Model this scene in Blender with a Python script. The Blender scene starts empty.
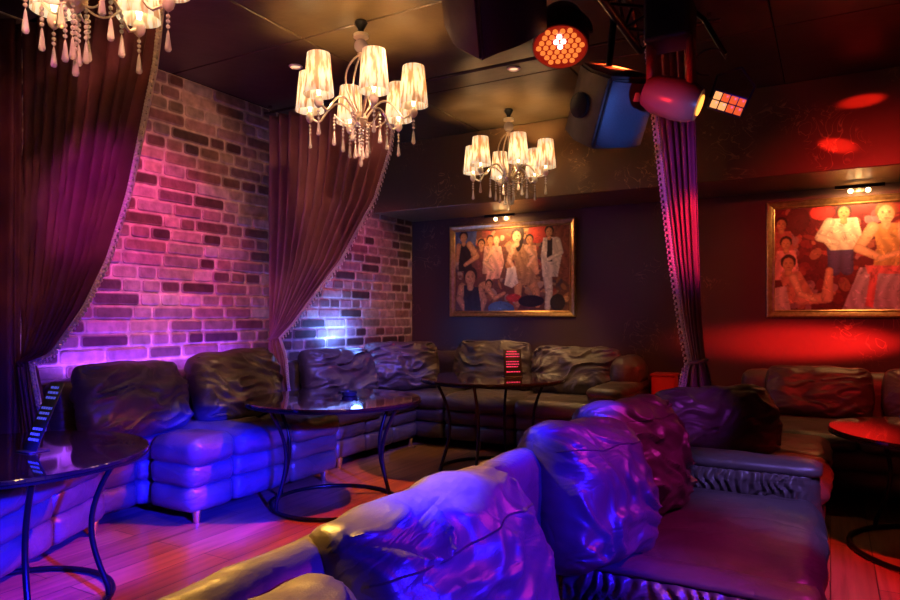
import bpy, bmesh, math, random
import numpy as np
from mathutils import Vector, Matrix, noise, Euler

PI = math.pi
scene = bpy.context.scene
C = scene.collection
R = math.radians

# ------------------------------------------------------------------ camera
cam_d = bpy.data.cameras.new('camera')
cam = bpy.data.objects.new('camera', cam_d)
C.objects.link(cam)
cam.location = (0, 0, 1.25)
cam.rotation_euler = (R(90), 0, R(29.7))
cam_d.sensor_width = 36
cam_d.lens = 26.68
cam_d.shift_y = 15 / 900
cam_d.clip_start = 0.02
scene.camera = cam

# ------------------------------------------------------------------ world, exposure
w = bpy.data.worlds.new('world')
scene.world = w
w.use_nodes = True
w.node_tree.nodes['Background'].inputs[0].default_value = (0.05, 0.02, 0.035, 1)
w.node_tree.nodes['Background'].inputs[1].default_value = 0.15
vs = scene.view_settings
vs.view_transform = 'Standard'
vs.look = 'None'
vs.gamma = 1
vs.exposure = 0.0

# ------------------------------------------------------------------ stage and wash lights
def spot(name, loc, target, color, power, angle=40, blend=0.6, size=0.05):
    d = bpy.data.lights.new(name, 'SPOT')
    d.color = color
    d.energy = power
    d.spot_size = R(angle)
    d.spot_blend = blend
    d.shadow_soft_size = size
    o = bpy.data.objects.new(name, d)
    C.objects.link(o)
    o.location = loc
    v = Vector(target) - Vector(loc)
    o.rotation_euler = v.to_track_quat('-Z', 'Y').to_euler()
    return o

def point(name, loc, color, power, size=0.03, parent=None):
    d = bpy.data.lights.new(name, 'POINT')
    d.color = color
    d.energy = power
    d.shadow_soft_size = size
    o = bpy.data.objects.new(name, d)
    C.objects.link(o)
    o.location = loc
    if parent: o.parent = parent
    return o

BLUE = (0.003, 0.004, 1.0)
RED = (1.0, 0.02, 0.015)
MAG = (1.0, 0.07, 0.36)
PURP = (0.36, 0.07, 1.0)
# blue wash on the sofas by the brick wall, from unseen spots placed low on the right
spot('blue_wash_light', (0.9, 0.9, 1.62), (-3.3, 2.85, 0.22), BLUE, 15000, 12.5, 0.6)
spot('blue_wash_near_light', (0.9, 0.7, 1.62), (-3.2, 1.75, 0.20), BLUE, 12000, 14, 0.6)
spot('blue_wash_far_light', (0.9, 1.4, 1.62), (-3.3, 3.75, 0.25), (0.03, 0.02, 1.0), 4500, 12.5, 0.7)
spot('blue_corner_light', (-1.3, 3.6, 2.9), (-3.75, 4.85, 0.60), (0.14, 0.10, 1.0), 620, 30, 0.8)
spot('blue_cushion_light', (1.0, 1.1, 1.5), (-0.60, 1.40, 0.60), (0.02, 0.005, 1.0), 640, 54, 0.8)
spot('blue_grille_light', (0.9, 1.9, 1.2), (-0.88, 3.2, 2.22), (0.12, 0.25, 1.0), 500, 10, 0.8)
spot('violet_arm_light', (0.5, 1.2, 2.7), (-0.1, 3.0, 0.5), (0.28, 0.18, 1.0), 420, 20, 0.8)
spot('magenta_cushion_light', (0.7, 2.5, 2.1), (-0.60, 1.9, 0.6), (0.75, 0.02, 0.42), 120, 62, 0.8)
spot('pink_curtain_light', (-1.2, 0.7, 2.9), (-3.35, 2.1, 2.05), (1.0, 0.30, 0.28), 110, 32, 0.9)  # unseen spot added to brighten the plum curtain and its trim
spot('warm_curtain_light', (-1.6, 2.2, 2.93), (-3.5, 4.1, 1.9), (1.0, 0.42, 0.30), 70, 42, 0.9)
spot('violet_corner_light', (0.6, 2.2, 2.0), (-0.72, 3.8, 0.75), (0.45, 0.05, 0.8), 110, 15, 0.9)
spot('far_downlight', (-1.95, 4.33, 2.96), (-2.5, 6.0, 0.95), (1.0, 0.58, 0.24), 130, 36, 0.9)
spot('moving_head_fill_light', (-0.95, 2.35, 1.95), (-0.66, 3.1, 2.25), RED, 32, 26, 0.6)  # unseen spot added to redden the moving head's housing
spot('brick_downlight', (-3.26, 3.53, 2.96), (-4.15, 3.15, 2.25), (1.0, 0.36, 0.20), 14, 100, 0.9)
# magenta wash on brick
spot('magenta_wash_light', (-2.75, 2.35, 2.93), (-4.15, 3.05, 1.75), MAG, 190, 50, 0.9)
spot('rail_warm_light', (-2.4, 1.4, 2.35), (-0.90, 1.15, 0.80), (1.0, 0.50, 0.08), 900, 38, 0.8)  # warm spot added without a fixture, gilds the foreground sofa back
spot('magenta_far_light', (-3.0, 4.5, 2.9), (-4.15, 5.3, 1.6), MAG, 60, 60, 0.9)
spot('purple_wash_light', (-2.6, 2.3, 2.9), (-4.15, 2.85, 1.15), PURP, 90, 30, 0.9)
spot('violet_curtain_light', (0.9, 1.6, 2.2), (-0.8, 4.1, 1.9), (0.42, 0.06, 1.0), 130, 22, 0.8)
spot('violet_streak_light', (-0.9, -0.6, 2.5), (-3.40, 2.15, 1.85), (0.60, 0.02, 0.6), 520, 13, 0.9)
# red heads
spot('red_floor_light', (-0.9, 3.5, 2.7), (-2.2, 2.4, 0.0), (1.0, 0.07, 0.015), 1400, 56, 0.7)
spot('red_far_floor_light', (-1.0, 4.4, 2.8), (-2.3, 4.3, 0.0), (1.0, 0.17, 0.03), 700, 42, 0.8)
spot('red_room_light', (0.6, 2.6, 2.5), (0.55, 3.9, 0.0), RED, 420, 44, 0.7)
spot('red_wall_light', (0.4, 3.3, 2.5), (0.3, 6.4, 1.4), RED, 150, 60, 0.9)
spot('red_beam_light', (2.1, 5.93, 1.05), (-0.1, 6.4, 1.02), RED, 7000, 9, 0.9)
spot('sofa_downlight', (-1.84, 3.08, 2.96), (-3.8, 3.1, 0.95), (1.0, 0.50, 0.28), 110, 36, 0.9)
spot('red_panel_light', (0.5, 0.9, 1.8), (-0.25, 2.0, 0.42), (1.0, 0.14, 0.03), 90, 17, 0.8)  # unseen spot added to redden the near ruched panel
spot('red_soffit_light', (2.4, 4.9, 2.90), (0.20, 5.64, 2.79), RED, 2600, 2.6, 0.7, 0.01)
spot('red_soffit_low_light', (-1.5, 4.9, 2.93), (0.04, 5.64, 2.49), RED, 1500, 4, 0.7, 0.01)
spot('red_sofa_light', (-0.2, 3.3, 2.3), (-1.65, 5.7, 0.6), RED, 110, 26, 0.8)

# ------------------------------------------------------------------ mesh helpers
class MB:
    def __init__(s): s.v = []; s.f = []
    def add(s, vf, M=None):
        v, f = vf
        n = len(s.v)
        if M is not None: v = [M @ Vector(p) for p in v]
        s.v += [tuple(p) for p in v]
        s.f += [tuple(i + n for i in q) for q in f]
        return s
    def build(s, name, mat, parent=None, loc=(0, 0, 0), rot=(0, 0, 0), smooth=True, angle=None):
        me = bpy.data.meshes.new(name)
        me.from_pydata(s.v, [], s.f)
        bm = bmesh.new(); bm.from_mesh(me)
        bmesh.ops.recalc_face_normals(bm, faces=bm.faces)
        if smooth:
            lim = R(angle if angle else 50)
            for f_ in bm.faces: f_.smooth = True
            for e in bm.edges:
                if len(e.link_faces) == 2 and e.calc_face_angle(0) > lim: e.smooth = False
        bm.to_mesh(me); bm.free()
        if mat: me.materials.append(mat)
        o = bpy.data.objects.new(name, me)
        C.objects.link(o)
        o.location = loc; o.rotation_euler = rot
        if parent: o.parent = parent
        return o

def T(x=0, y=0, z=0, rx=0, ry=0, rz=0, s=(1, 1, 1)):
    return Matrix.Translation((x, y, z)) @ Euler((rx, ry, rz)).to_matrix().to_4x4() @ Matrix.Diagonal((*s, 1))

def box(x0, x1, y0, y1, z0, z1):
    v = [(x0,y0,z0),(x1,y0,z0),(x1,y1,z0),(x0,y1,z0),(x0,y0,z1),(x1,y0,z1),(x1,y1,z1),(x0,y1,z1)]
    f = [(0,3,2,1),(4,5,6,7),(0,1,5,4),(1,2,6,5),(2,3,7,6),(3,0,4,7)]
    return v, f

def bbox(x0, x1, y0, y1, z0, z1, b=0.01, seg=2):
    bm = bmesh.new()
    v, f = box(x0, x1, y0, y1, z0, z1)
    vv = [bm.verts.new(p) for p in v]
    for q in f: bm.faces.new([vv[i] for i in q])
    bmesh.ops.bevel(bm, geom=list(bm.edges), offset=b, segments=seg, affect='EDGES', profile=0.5)
    bm.verts.index_update()
    out = ([tuple(p.co) for p in bm.verts], [tuple(p.index for p in q.verts) for q in bm.faces])
    bm.free()
    return out

def tube(pts, r, n=8, closed=False, cap=True):
    pts = [Vector(p) for p in pts]
    m = len(pts)
    rad = r if isinstance(r, (list, tuple)) else [r] * m
    V, F = [], []
    t0 = (pts[1] - pts[0]).normalized()
    up = Vector((0, 0, 1)) if abs(t0.z) < 0.9 else Vector((1, 0, 0))
    nrm = (up - t0 * up.dot(t0)).normalized()
    for i in range(m):
        if closed: t = (pts[(i + 1) % m] - pts[i - 1]).normalized()
        elif i == 0: t = t0
        elif i == m - 1: t = (pts[-1] - pts[-2]).normalized()
        else: t = (pts[i + 1] - pts[i - 1]).normalized()
        nrm = (nrm - t * nrm.dot(t)).normalized()
        b = t.cross(nrm)
        for k in range(n):
            a = 2 * PI * k / n
            V.append(tuple(pts[i] + (nrm * math.cos(a) + b * math.sin(a)) * rad[i]))
    for i in range(m if closed else m - 1):
        j = (i + 1) % m
        for k in range(n):
            k2 = (k + 1) % n
            F.append((i*n+k, i*n+k2, j*n+k2, j*n+k))
    if cap and not closed:
        F.append(tuple(range(n))[::-1]); F.append(tuple((m-1)*n + k for k in range(n)))
    return V, F

def lathe(prof, n=20, capb=True, capt=True):
    V, F = [], []
    for r, z in prof:
        for k in range(n):
            a = 2 * PI * k / n
            V.append((r * math.cos(a), r * math.sin(a), z))
    m = len(prof)
    for i in range(m - 1):
        for k in range(n):
            k2 = (k + 1) % n
            F.append((i*n+k, i*n+k2, (i+1)*n+k2, (i+1)*n+k))
    if capb: F.append(tuple(range(n))[::-1])
    if capt: F.append(tuple((m-1)*n + k for k in range(n)))
    return V, F

def ball(r, n=8, m=5, sz=1.0):
    prof = [(max(1e-4, r * math.sin(PI * i / m)), -r * sz * math.cos(PI * i / m)) for i in range(m + 1)]
    return lathe(prof, n)

def nz(x, y, z=0.0): return noise.noise(Vector((x, y, z)))

def ridge(x, y, z):
    return 1 - min(1.0, abs(nz(x, y, z)) * 3.2)

def puff(W, D, H, r=0.05, bulge=0.012, wr=0.006, seed=0, den=22, fx=5.0, fy=14.0):
    """rounded padded block centred on x and y, from z=0 to H, softly wrinkled"""
    nx = max(4, int(W * den)); ny = max(4, int(D * den)); nzz = max(4, int(H * den))
    idx = {}; V = []; F = []
    def vert(i, j, k):
        key = (i, j, k)
        if key in idx: return idx[key]
        u, v, q = 2*i/nx - 1, 2*j/ny - 1, 2*k/nzz - 1
        p = Vector((u*W/2, v*D/2, q*H/2))
        rr = min(r, W/2, D/2, H/2)
        c = Vector((max(-W/2+rr, min(W/2-rr, p.x)), max(-D/2+rr, min(D/2-rr, p.y)), max(-H/2+rr, min(H/2-rr, p.z))))
        d = p - c
        if d.length > 1e-6: d.normalize(); p = c + d * rr
        else: d = Vector((0, 0, 1))
        ax, ay, az = abs(u), abs(v), abs(q)
        b = bulge * ((1-ax**4) * (1-ay**4) * (1 - az**4)) if False else 0
        # bulge each face outwards in its middle
        nrm = Vector((0, 0, 0))
        if i in (0, nx): nrm.x = 1 if i else -1; b = max(b, (1-ay*ay)*(1-az*az))
        if j in (0, ny): nrm.y = 1 if j else -1; b = max(b, (1-ax**4)*(1-az*az))
        if k in (0, nzz): nrm.z = 1 if k else -1; b = max(b, (1-ax**4)*(1-ay*ay))
        nrm.normalize()
        p += nrm * b * bulge
        wv = nz(p.x*3+seed, p.y*3, p.z*3) * 0.6
        f1 = ridge(p.x*fx + wv*2 + seed*3.7, p.y*4 + wv + p.z*fy*0.5, p.z*fx + p.y*2 + seed)
        f2 = nz(p.x*7+seed*1.3, p.y*7, p.z*9+seed)
        p += d * (wr * (f1 - 0.5) * 1.4 + wr * 0.8 * f2) 
        p.z += H/2
        idx[key] = len(V); V.append(tuple(p))
        return idx[key]
    for i in range(nx):
        for j in range(ny):
            F.append((vert(i,j,0), vert(i,j+1,0), vert(i+1,j+1,0), vert(i+1,j,0)))
            F.append((vert(i,j,nzz), vert(i+1,j,nzz), vert(i+1,j+1,nzz), vert(i,j+1,nzz)))
    for i in range(nx):
        for k in range(nzz):
            F.append((vert(i,0,k), vert(i+1,0,k), vert(i+1,0,k+1), vert(i,0,k+1)))
            F.append((vert(i,ny,k), vert(i,ny,k+1), vert(i+1,ny,k+1), vert(i+1,ny,k)))
    for j in range(ny):
        for k in range(nzz):
            F.append((vert(0,j,k), vert(0,j,k+1), vert(0,j+1,k+1), vert(0,j+1,k)))
            F.append((vert(nx,j,k), vert(nx,j+1,k), vert(nx,j+1,k+1), vert(nx,j,k+1)))
    return V, F

def tag(o, label=None, cat=None, group=None, kind=None):
    if label: o['label'] = label
    if cat: o['category'] = cat
    if group: o['group'] = group
    if kind: o['kind'] = kind
    return o

def empty(name, loc=(0, 0, 0), rz=0, label=None, cat=None, group=None, rot=None):
    o = bpy.data.objects.new(name, None)
    C.objects.link(o)
    o.empty_display_size = 0.1
    o.location = loc
    o.rotation_euler = rot if rot else (0, 0, rz)
    return tag(o, label, cat, group)

def copy_tree(o, parent=None):
    c = o.copy()
    C.objects.link(c)
    c.parent = parent
    for ch in list(o.children): copy_tree(ch, c)
    return c

# ------------------------------------------------------------------ materials
def mat(name, col=(0.5, 0.5, 0.5), rough=0.5, metal=0.0, spec=0.5, emis=None, es=0, coat=0):
    m = bpy.data.materials.new(name)
    m.use_nodes = True
    b = m.node_tree.nodes['Principled BSDF']
    b.inputs['Base Color'].default_value = (*col, 1)
    b.inputs['Roughness'].default_value = rough
    b.inputs['Metallic'].default_value = metal
    b.inputs['Specular IOR Level'].default_value = spec
    b.inputs['Coat Weight'].default_value = coat
    if emis:
        b.inputs['Emission Color'].default_value = (*emis, 1)
        b.inputs['Emission Strength'].default_value = es
    return m

def N(m, t, **kw):
    n = m.node_tree.nodes.new(t)
    for k, v in kw.items():
        if k.startswith('i_'): n.inputs[k[2:].replace('_', ' ')].default_value = v
        else: setattr(n, k, v)
    return n

def L(m, a, b): m.node_tree.links.new(a, b)
def BS(m): return m.node_tree.nodes['Principled BSDF']

def noise_mat(name, c1, c2, scale, rough, bump=0.2, bscale=None, metal=0.0, detail=6, dist=0.01, pos=(0.35, 0.65), spec=0.5, coat=0.0):
    m = mat(name, c1, rough, metal, spec, coat=coat)
    tc = N(m, 'ShaderNodeTexCoord')
    n1 = N(m, 'ShaderNodeTexNoise'); n1.inputs['Scale'].default_value = scale; n1.inputs['Detail'].default_value = detail
    L(m, tc.outputs['Object'], n1.inputs['Vector'])
    cr = N(m, 'ShaderNodeValToRGB')
    cr.color_ramp.elements[0].color = (*c1, 1); cr.color_ramp.elements[1].color = (*c2, 1)
    cr.color_ramp.elements[0].position = pos[0]; cr.color_ramp.elements[1].position = pos[1]
    L(m, n1.outputs['Fac'], cr.inputs['Fac']); L(m, cr.outputs['Color'], BS(m).inputs['Base Color'])
    if bump:
        n2 = N(m, 'ShaderNodeTexNoise'); n2.inputs['Scale'].default_value = bscale or scale * 4; n2.inputs['Detail'].default_value = 5
        L(m, tc.outputs['Object'], n2.inputs['Vector'])
        bp = N(m, 'ShaderNodeBump'); bp.inputs['Strength'].default_value = bump; bp.inputs['Distance'].default_value = dist
        L(m, n2.outputs['Fac'], bp.inputs['Height']); L(m, bp.outputs['Normal'], BS(m).inputs['Normal'])
    return m

def leather_mat(name, c1, c2, rough=0.40):
    m = mat(name, c1, rough, 0, 0.6)
    tc = N(m, 'ShaderNodeTexCoord')
    n1 = N(m, 'ShaderNodeTexNoise', i_Scale=5.0, i_Detail=5.0)
    L(m, tc.outputs['Object'], n1.inputs['Vector'])
    cr = N(m, 'ShaderNodeValToRGB')
    cr.color_ramp.elements[0].color = (*c1, 1); cr.color_ramp.elements[1].color = (*c2, 1)
    cr.color_ramp.elements[0].position = 0.35; cr.color_ramp.elements[1].position = 0.7
    L(m, n1.outputs['Fac'], cr.inputs['Fac']); L(m, cr.outputs['Color'], BS(m).inputs['Base Color'])
    # creases: stretched, distorted noise turned into ridges
    mp = N(m, 'ShaderNodeMapping'); mp.inputs['Scale'].default_value = (1.9, 1.9, 4.6); mp.inputs['Rotation'].default_value = (0.5, 0.7, 0.2)
    L(m, tc.outputs['Object'], mp.inputs['Vector'])
    n2 = N(m, 'ShaderNodeTexNoise', i_Scale=1.5, i_Detail=3.0, i_Distortion=1.3)
    L(m, mp.outputs['Vector'], n2.inputs['Vector'])
    sb = N(m, 'ShaderNodeMath', operation='SUBTRACT'); sb.inputs[1].default_value = 0.5
    ab = N(m, 'ShaderNodeMath', operation='ABSOLUTE')
    mn = N(m, 'ShaderNodeMath', operation='MINIMUM'); mn.inputs[1].default_value = 0.12
    L(m, n2.outputs['Fac'], sb.inputs[0]); L(m, sb.outputs[0], ab.inputs[0]); L(m, ab.outputs[0], mn.inputs[0])
    b1 = N(m, 'ShaderNodeBump'); b1.inputs['Strength'].default_value = 0.4; b1.inputs['Distance'].default_value = 0.05
    L(m, mn.outputs[0], b1.inputs['Height'])
    n3 = N(m, 'ShaderNodeTexVoronoi', i_Scale=260.0)
    L(m, tc.outputs['Object'], n3.inputs['Vector'])
    b2 = N(m, 'ShaderNodeBump'); b2.inputs['Strength'].default_value = 0.12; b2.inputs['Distance'].default_value = 0.002
    L(m, n3.outputs['Distance'], b2.inputs['Height'])
    L(m, b1.outputs['Normal'], b2.inputs['Normal']); L(m, b2.outputs['Normal'], BS(m).inputs['Normal'])
    return m

M = {}
M['leather'] = leather_mat('black_brown_leather', (0.075, 0.052, 0.047), (0.125, 0.09, 0.08))
M['leather_dark'] = leather_mat('dark_leather', (0.045, 0.03, 0.028), (0.08, 0.055, 0.05), 0.4)
M['metal_black'] = mat('black_metal', (0.012, 0.012, 0.014), 0.3, 0.6)
M['plastic'] = mat('black_plastic', (0.02, 0.02, 0.022), 0.42)
M['chrome'] = mat('chrome', (0.85, 0.82, 0.8), 0.15, 1.0)
M['glass_top'] = mat('dark_glass_top', (0.012, 0.006, 0.007), 0.06, 0.0, 0.9, coat=0.5)
M['gold'] = noise_mat('gilded_frame', (0.55, 0.34, 0.14), (0.75, 0.5, 0.24), 30, 0.32, 0.3, 60, 0.85, dist=0.003)
M['dark_metal_rod'] = mat('dark_rod', (0.05, 0.035, 0.03), 0.4, 0.7)
M['ring_metal'] = mat('polished_nickel', (0.95, 0.85, 0.68), 0.34, 0.75)
M['cream'] = mat('cream_enamel', (0.9, 0.82, 0.68), 0.25)
M['velvet'] = noise_mat('plum_curtain_fabric', (0.14, 0.032, 0.045), (0.20, 0.05, 0.065), 6, 0.62, 0.15, 300, dist=0.001)
M['velvet_dusty'] = noise_mat('dusty_rose_curtain_fabric', (0.34, 0.15, 0.14), (0.44, 0.20, 0.18), 6, 0.62, 0.15, 300, dist=0.001)
M['trim'] = mat('beaded_trim', (0.9, 0.78, 0.7), 0.3)
M['wall_paint'] = None

def patina(name, base, glint_stroke, rough=0.42, sc=1.0):
    m = mat(name, base, rough, 0, 0.5)
    tc = N(m, 'ShaderNodeTexCoord')
    n0 = N(m, 'ShaderNodeTexNoise', i_Scale=0.9 * sc, i_Detail=4.0)
    L(m, tc.outputs['Object'], n0.inputs['Vector'])
    n1 = N(m, 'ShaderNodeTexNoise', i_Scale=4.5 * sc, i_Detail=2.0, i_Distortion=2.2)
    L(m, tc.outputs['Object'], n1.inputs['Vector'])
    # thin brush strokes, their gloss glints painted as lighter colour: narrow band of the distorted noise
    sb = N(m, 'ShaderNodeMath', operation='SUBTRACT'); sb.inputs[1].default_value = 0.5
    ab = N(m, 'ShaderNodeMath', operation='ABSOLUTE')
    mr = N(m, 'ShaderNodeMapRange'); mr.inputs['From Min'].default_value = 0.0; mr.inputs['From Max'].default_value = 0.02
    mr.inputs['To Min'].default_value = 1.0; mr.inputs['To Max'].default_value = 0.0
    L(m, n1.outputs['Fac'], sb.inputs[0]); L(m, sb.outputs[0], ab.inputs[0]); L(m, ab.outputs[0], mr.inputs['Value'])
    n2 = N(m, 'ShaderNodeTexNoise', i_Scale=2.1 * sc, i_Detail=2.0)
    L(m, tc.outputs['Object'], n2.inputs['Vector'])
    m2 = N(m, 'ShaderNodeMapRange'); m2.inputs['From Min'].default_value = 0.54; m2.inputs['From Max'].default_value = 0.64
    L(m, n2.outputs['Fac'], m2.inputs['Value'])
    mu = N(m, 'ShaderNodeMath', operation='MULTIPLY'); L(m, mr.outputs[0], mu.inputs[0]); L(m, m2.outputs[0], mu.inputs[1])
    cr = N(m, 'ShaderNodeValToRGB')
    cr.color_ramp.elements[0].color = (*[c * 0.75 for c in base], 1); cr.color_ramp.elements[1].color = (*[c * 1.3 for c in base], 1)
    L(m, n0.outputs['Fac'], cr.inputs['Fac'])
    mx = N(m, 'ShaderNodeMix', data_type='RGBA')
    mx.inputs['B'].default_value = (*glint_stroke, 1)
    L(m, mu.outputs[0], mx.inputs['Factor']); L(m, cr.outputs['Color'], mx.inputs['A'])
    L(m, mx.outputs['Result'], BS(m).inputs['Base Color'])
    bp = N(m, 'ShaderNodeBump'); bp.inputs['Strength'].default_value = 0.3; bp.inputs['Distance'].default_value = 0.004
    L(m, n1.outputs['Fac'], bp.inputs['Height']); L(m, bp.outputs['Normal'], BS(m).inputs['Normal'])
    return m

M['wall'] = patina('dark_brushed_plaster', (0.09, 0.045, 0.042), (0.26, 0.15, 0.10), 0.42)
M['soffit'] = patina('bronze_brushed_plaster', (0.14, 0.082, 0.036), (0.48, 0.29, 0.12), 0.36, 1.2)
M['ceiling'] = noise_mat('bronze_ceiling_panels', (0.036, 0.023, 0.010), (0.075, 0.048, 0.020), 2.2, 0.33, 0.25, 9, dist=0.01)

def floor_mat():
    m = mat('wood_planks', (0.3, 0.12, 0.06), 0.3, 0, 0.5)
    tc = N(m, 'ShaderNodeTexCoord')
    mp = N(m, 'ShaderNodeMapping'); mp.inputs['Rotation'].default_value = (0, 0, R(90))
    L(m, tc.outputs['Object'], mp.inputs['Vector'])
    br = N(m, 'ShaderNodeTexBrick')
    br.offset = 0.5
    br.inputs['Scale'].default_value = 1.0
    br.inputs['Brick Width'].default_value = 1.2; br.inputs['Row Height'].default_value = 0.19
    br.inputs['Mortar Size'].default_value = 0.003; br.inputs['Mortar Smooth'].default_value = 0.2
    br.inputs['Color1'].default_value = (0.36, 0.17, 0.09, 1); br.inputs['Color2'].default_value = (0.25, 0.11, 0.06, 1)
    br.inputs['Mortar'].default_value = (0.05, 0.02, 0.012, 1)
    L(m, mp.outputs['Vector'], br.inputs['Vector'])
    m2 = N(m, 'ShaderNodeMapping'); m2.inputs['Scale'].default_value = (14, 0.9, 1)
    L(m, tc.outputs['Object'], m2.inputs['Vector'])
    n = N(m, 'ShaderNodeTexNoise', i_Scale=2.0, i_Detail=6.0, i_Distortion=0.6)
    L(m, m2.outputs['Vector'], n.inputs['Vector'])
    mr = N(m, 'ShaderNodeMapRange'); mr.inputs['From Min'].default_value = 0.3; mr.inputs['From Max'].default_value = 0.7
    mr.inputs['To Min'].default_value = 0.6; mr.inputs['To Max'].default_value = 1.25
    L(m, n.outputs['Fac'], mr.inputs['Value'])
    mx = N(m, 'ShaderNodeMix', data_type='RGBA', blend_type='MULTIPLY'); mx.inputs['Factor'].default_value = 1
    L(m, br.outputs['Color'], mx.inputs['A']); L(m, mr.outputs[0], mx.inputs['B'])
    L(m, mx.outputs['Result'], BS(m).inputs['Base Color'])
    bp = N(m, 'ShaderNodeBump', invert=True); bp.inputs['Strength'].default_value = 0.5; bp.inputs['Distance'].default_value = 0.003
    L(m, br.outputs['Fac'], bp.inputs['Height']); L(m, bp.outputs['Normal'], BS(m).inputs['Normal'])
    return m
M['floor'] = floor_mat()

def attr_mat(name, attr, rough, var=0.0, bump=0.0, scale=12):
    m = mat(name, (0.5, 0.5, 0.5), rough)
    a = N(m, 'ShaderNodeVertexColor', layer_name=attr)
    if var:
        tc = N(m, 'ShaderNodeTexCoord')
        n = N(m, 'ShaderNodeTexNoise', i_Scale=float(scale), i_Detail=6.0)
        L(m, tc.outputs['Object'], n.inputs['Vector'])
        mr = N(m, 'ShaderNodeMapRange'); mr.inputs['From Min'].default_value = 0.3; mr.inputs['From Max'].default_value = 0.7
        mr.inputs['To Min'].default_value = 1 - var; mr.inputs['To Max'].default_value = 1 + var
        L(m, n.outputs['Fac'], mr.inputs['Value'])
        mx = N(m, 'ShaderNodeMix', data_type='RGBA', blend_type='MULTIPLY'); mx.inputs['Factor'].default_value = 1
        L(m, a.outputs['Color'], mx.inputs['A']); L(m, mr.outputs[0], mx.inputs['B'])
        L(m, mx.outputs['Result'], BS(m).inputs['Base Color'])
        if bump:
            n2 = N(m, 'ShaderNodeTexNoise', i_Scale=scale * 3.0, i_Detail=5.0)
            L(m, tc.outputs['Object'], n2.inputs['Vector'])
            bp = N(m, 'ShaderNodeBump'); bp.inputs['Strength'].default_value = bump; bp.inputs['Distance'].default_value = 0.006
            L(m, n2.outputs['Fac'], bp.inputs['Height']); L(m, bp.outputs['Normal'], BS(m).inputs['Normal'])
    else:
        L(m, a.outputs['Color'], BS(m).inputs['Base Color'])
    return m
M['brick'] = attr_mat('painted_old_brick', 'colour', 0.72, 0.32, 0.6, 14)
M['canvas'] = attr_mat('painted_canvas', 'colour', 0.4)

# ------------------------------------------------------------------ the room
XL, XR, YB, YF, ZC = -4.15, 3.4, 6.4, -2.6, 3.0
def struct(name, mb, m, **kw):
    return tag(mb.build(name, m, **kw), kind='structure')

struct('floor', MB().add(box(XL - 0.15, XR + 0.15, YF - 0.15, YB + 0.15, -0.12, 0)), M['floor'], smooth=False)
# ceiling of big square panels with dark grooves between them
mb = MB(); px = 1.22
x = XL
gx = [XL, -2.9, -1.6, -0.3, 1.0, 2.3, XR]
gy = [YF, -1.95, -0.66, 0.63, 1.92, 3.21, 4.5, 5.79, YB]
for a, b in zip(gx, gx[1:]):
    for c_, d_ in zip(gy, gy[1:]):
        mb.add(bbox(a + 0.005, b - 0.005, c_ + 0.005, d_ - 0.005, ZC, ZC + 0.02, 0.004, 1))
ceil_o = struct('ceiling', mb, M['ceiling'], smooth=False)
struct('ceiling', MB().add(box(XL - 0.15, XR + 0.15, YF - 0.15, YB + 0.15, ZC + 0.015, ZC + 0.12)), mat('void_black', (0.01, 0.008, 0.006), 0.9), smooth=False)
struct('wall_back', MB().add(box(XL - 0.15, XR + 0.15, YB, YB + 0.15, 0, ZC)), M['wall'], smooth=False)
struct('wall_right', MB().add(box(XR, XR + 0.15, YF - 0.15, YB, 0, ZC)), M['wall'], smooth=False)
struct('wall_front', MB().add(box(XL - 0.15, XR, YF - 0.15, YF, 0, ZC)), M['wall'], smooth=False)
struct('trim_soffit', MB().add(bbox(XL + 0.012, XR, 5.64, YB, 2.31, ZC, 0.006, 1)), M['soffit'], smooth=False)
struct('baseboard_back', MB().add(bbox(XL + 0.03, XR, YB - 0.015, YB, 0, 0.1, 0.004, 1)), mat('dark_skirting', (0.04, 0.02, 0.02), 0.4), smooth=False)

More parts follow.
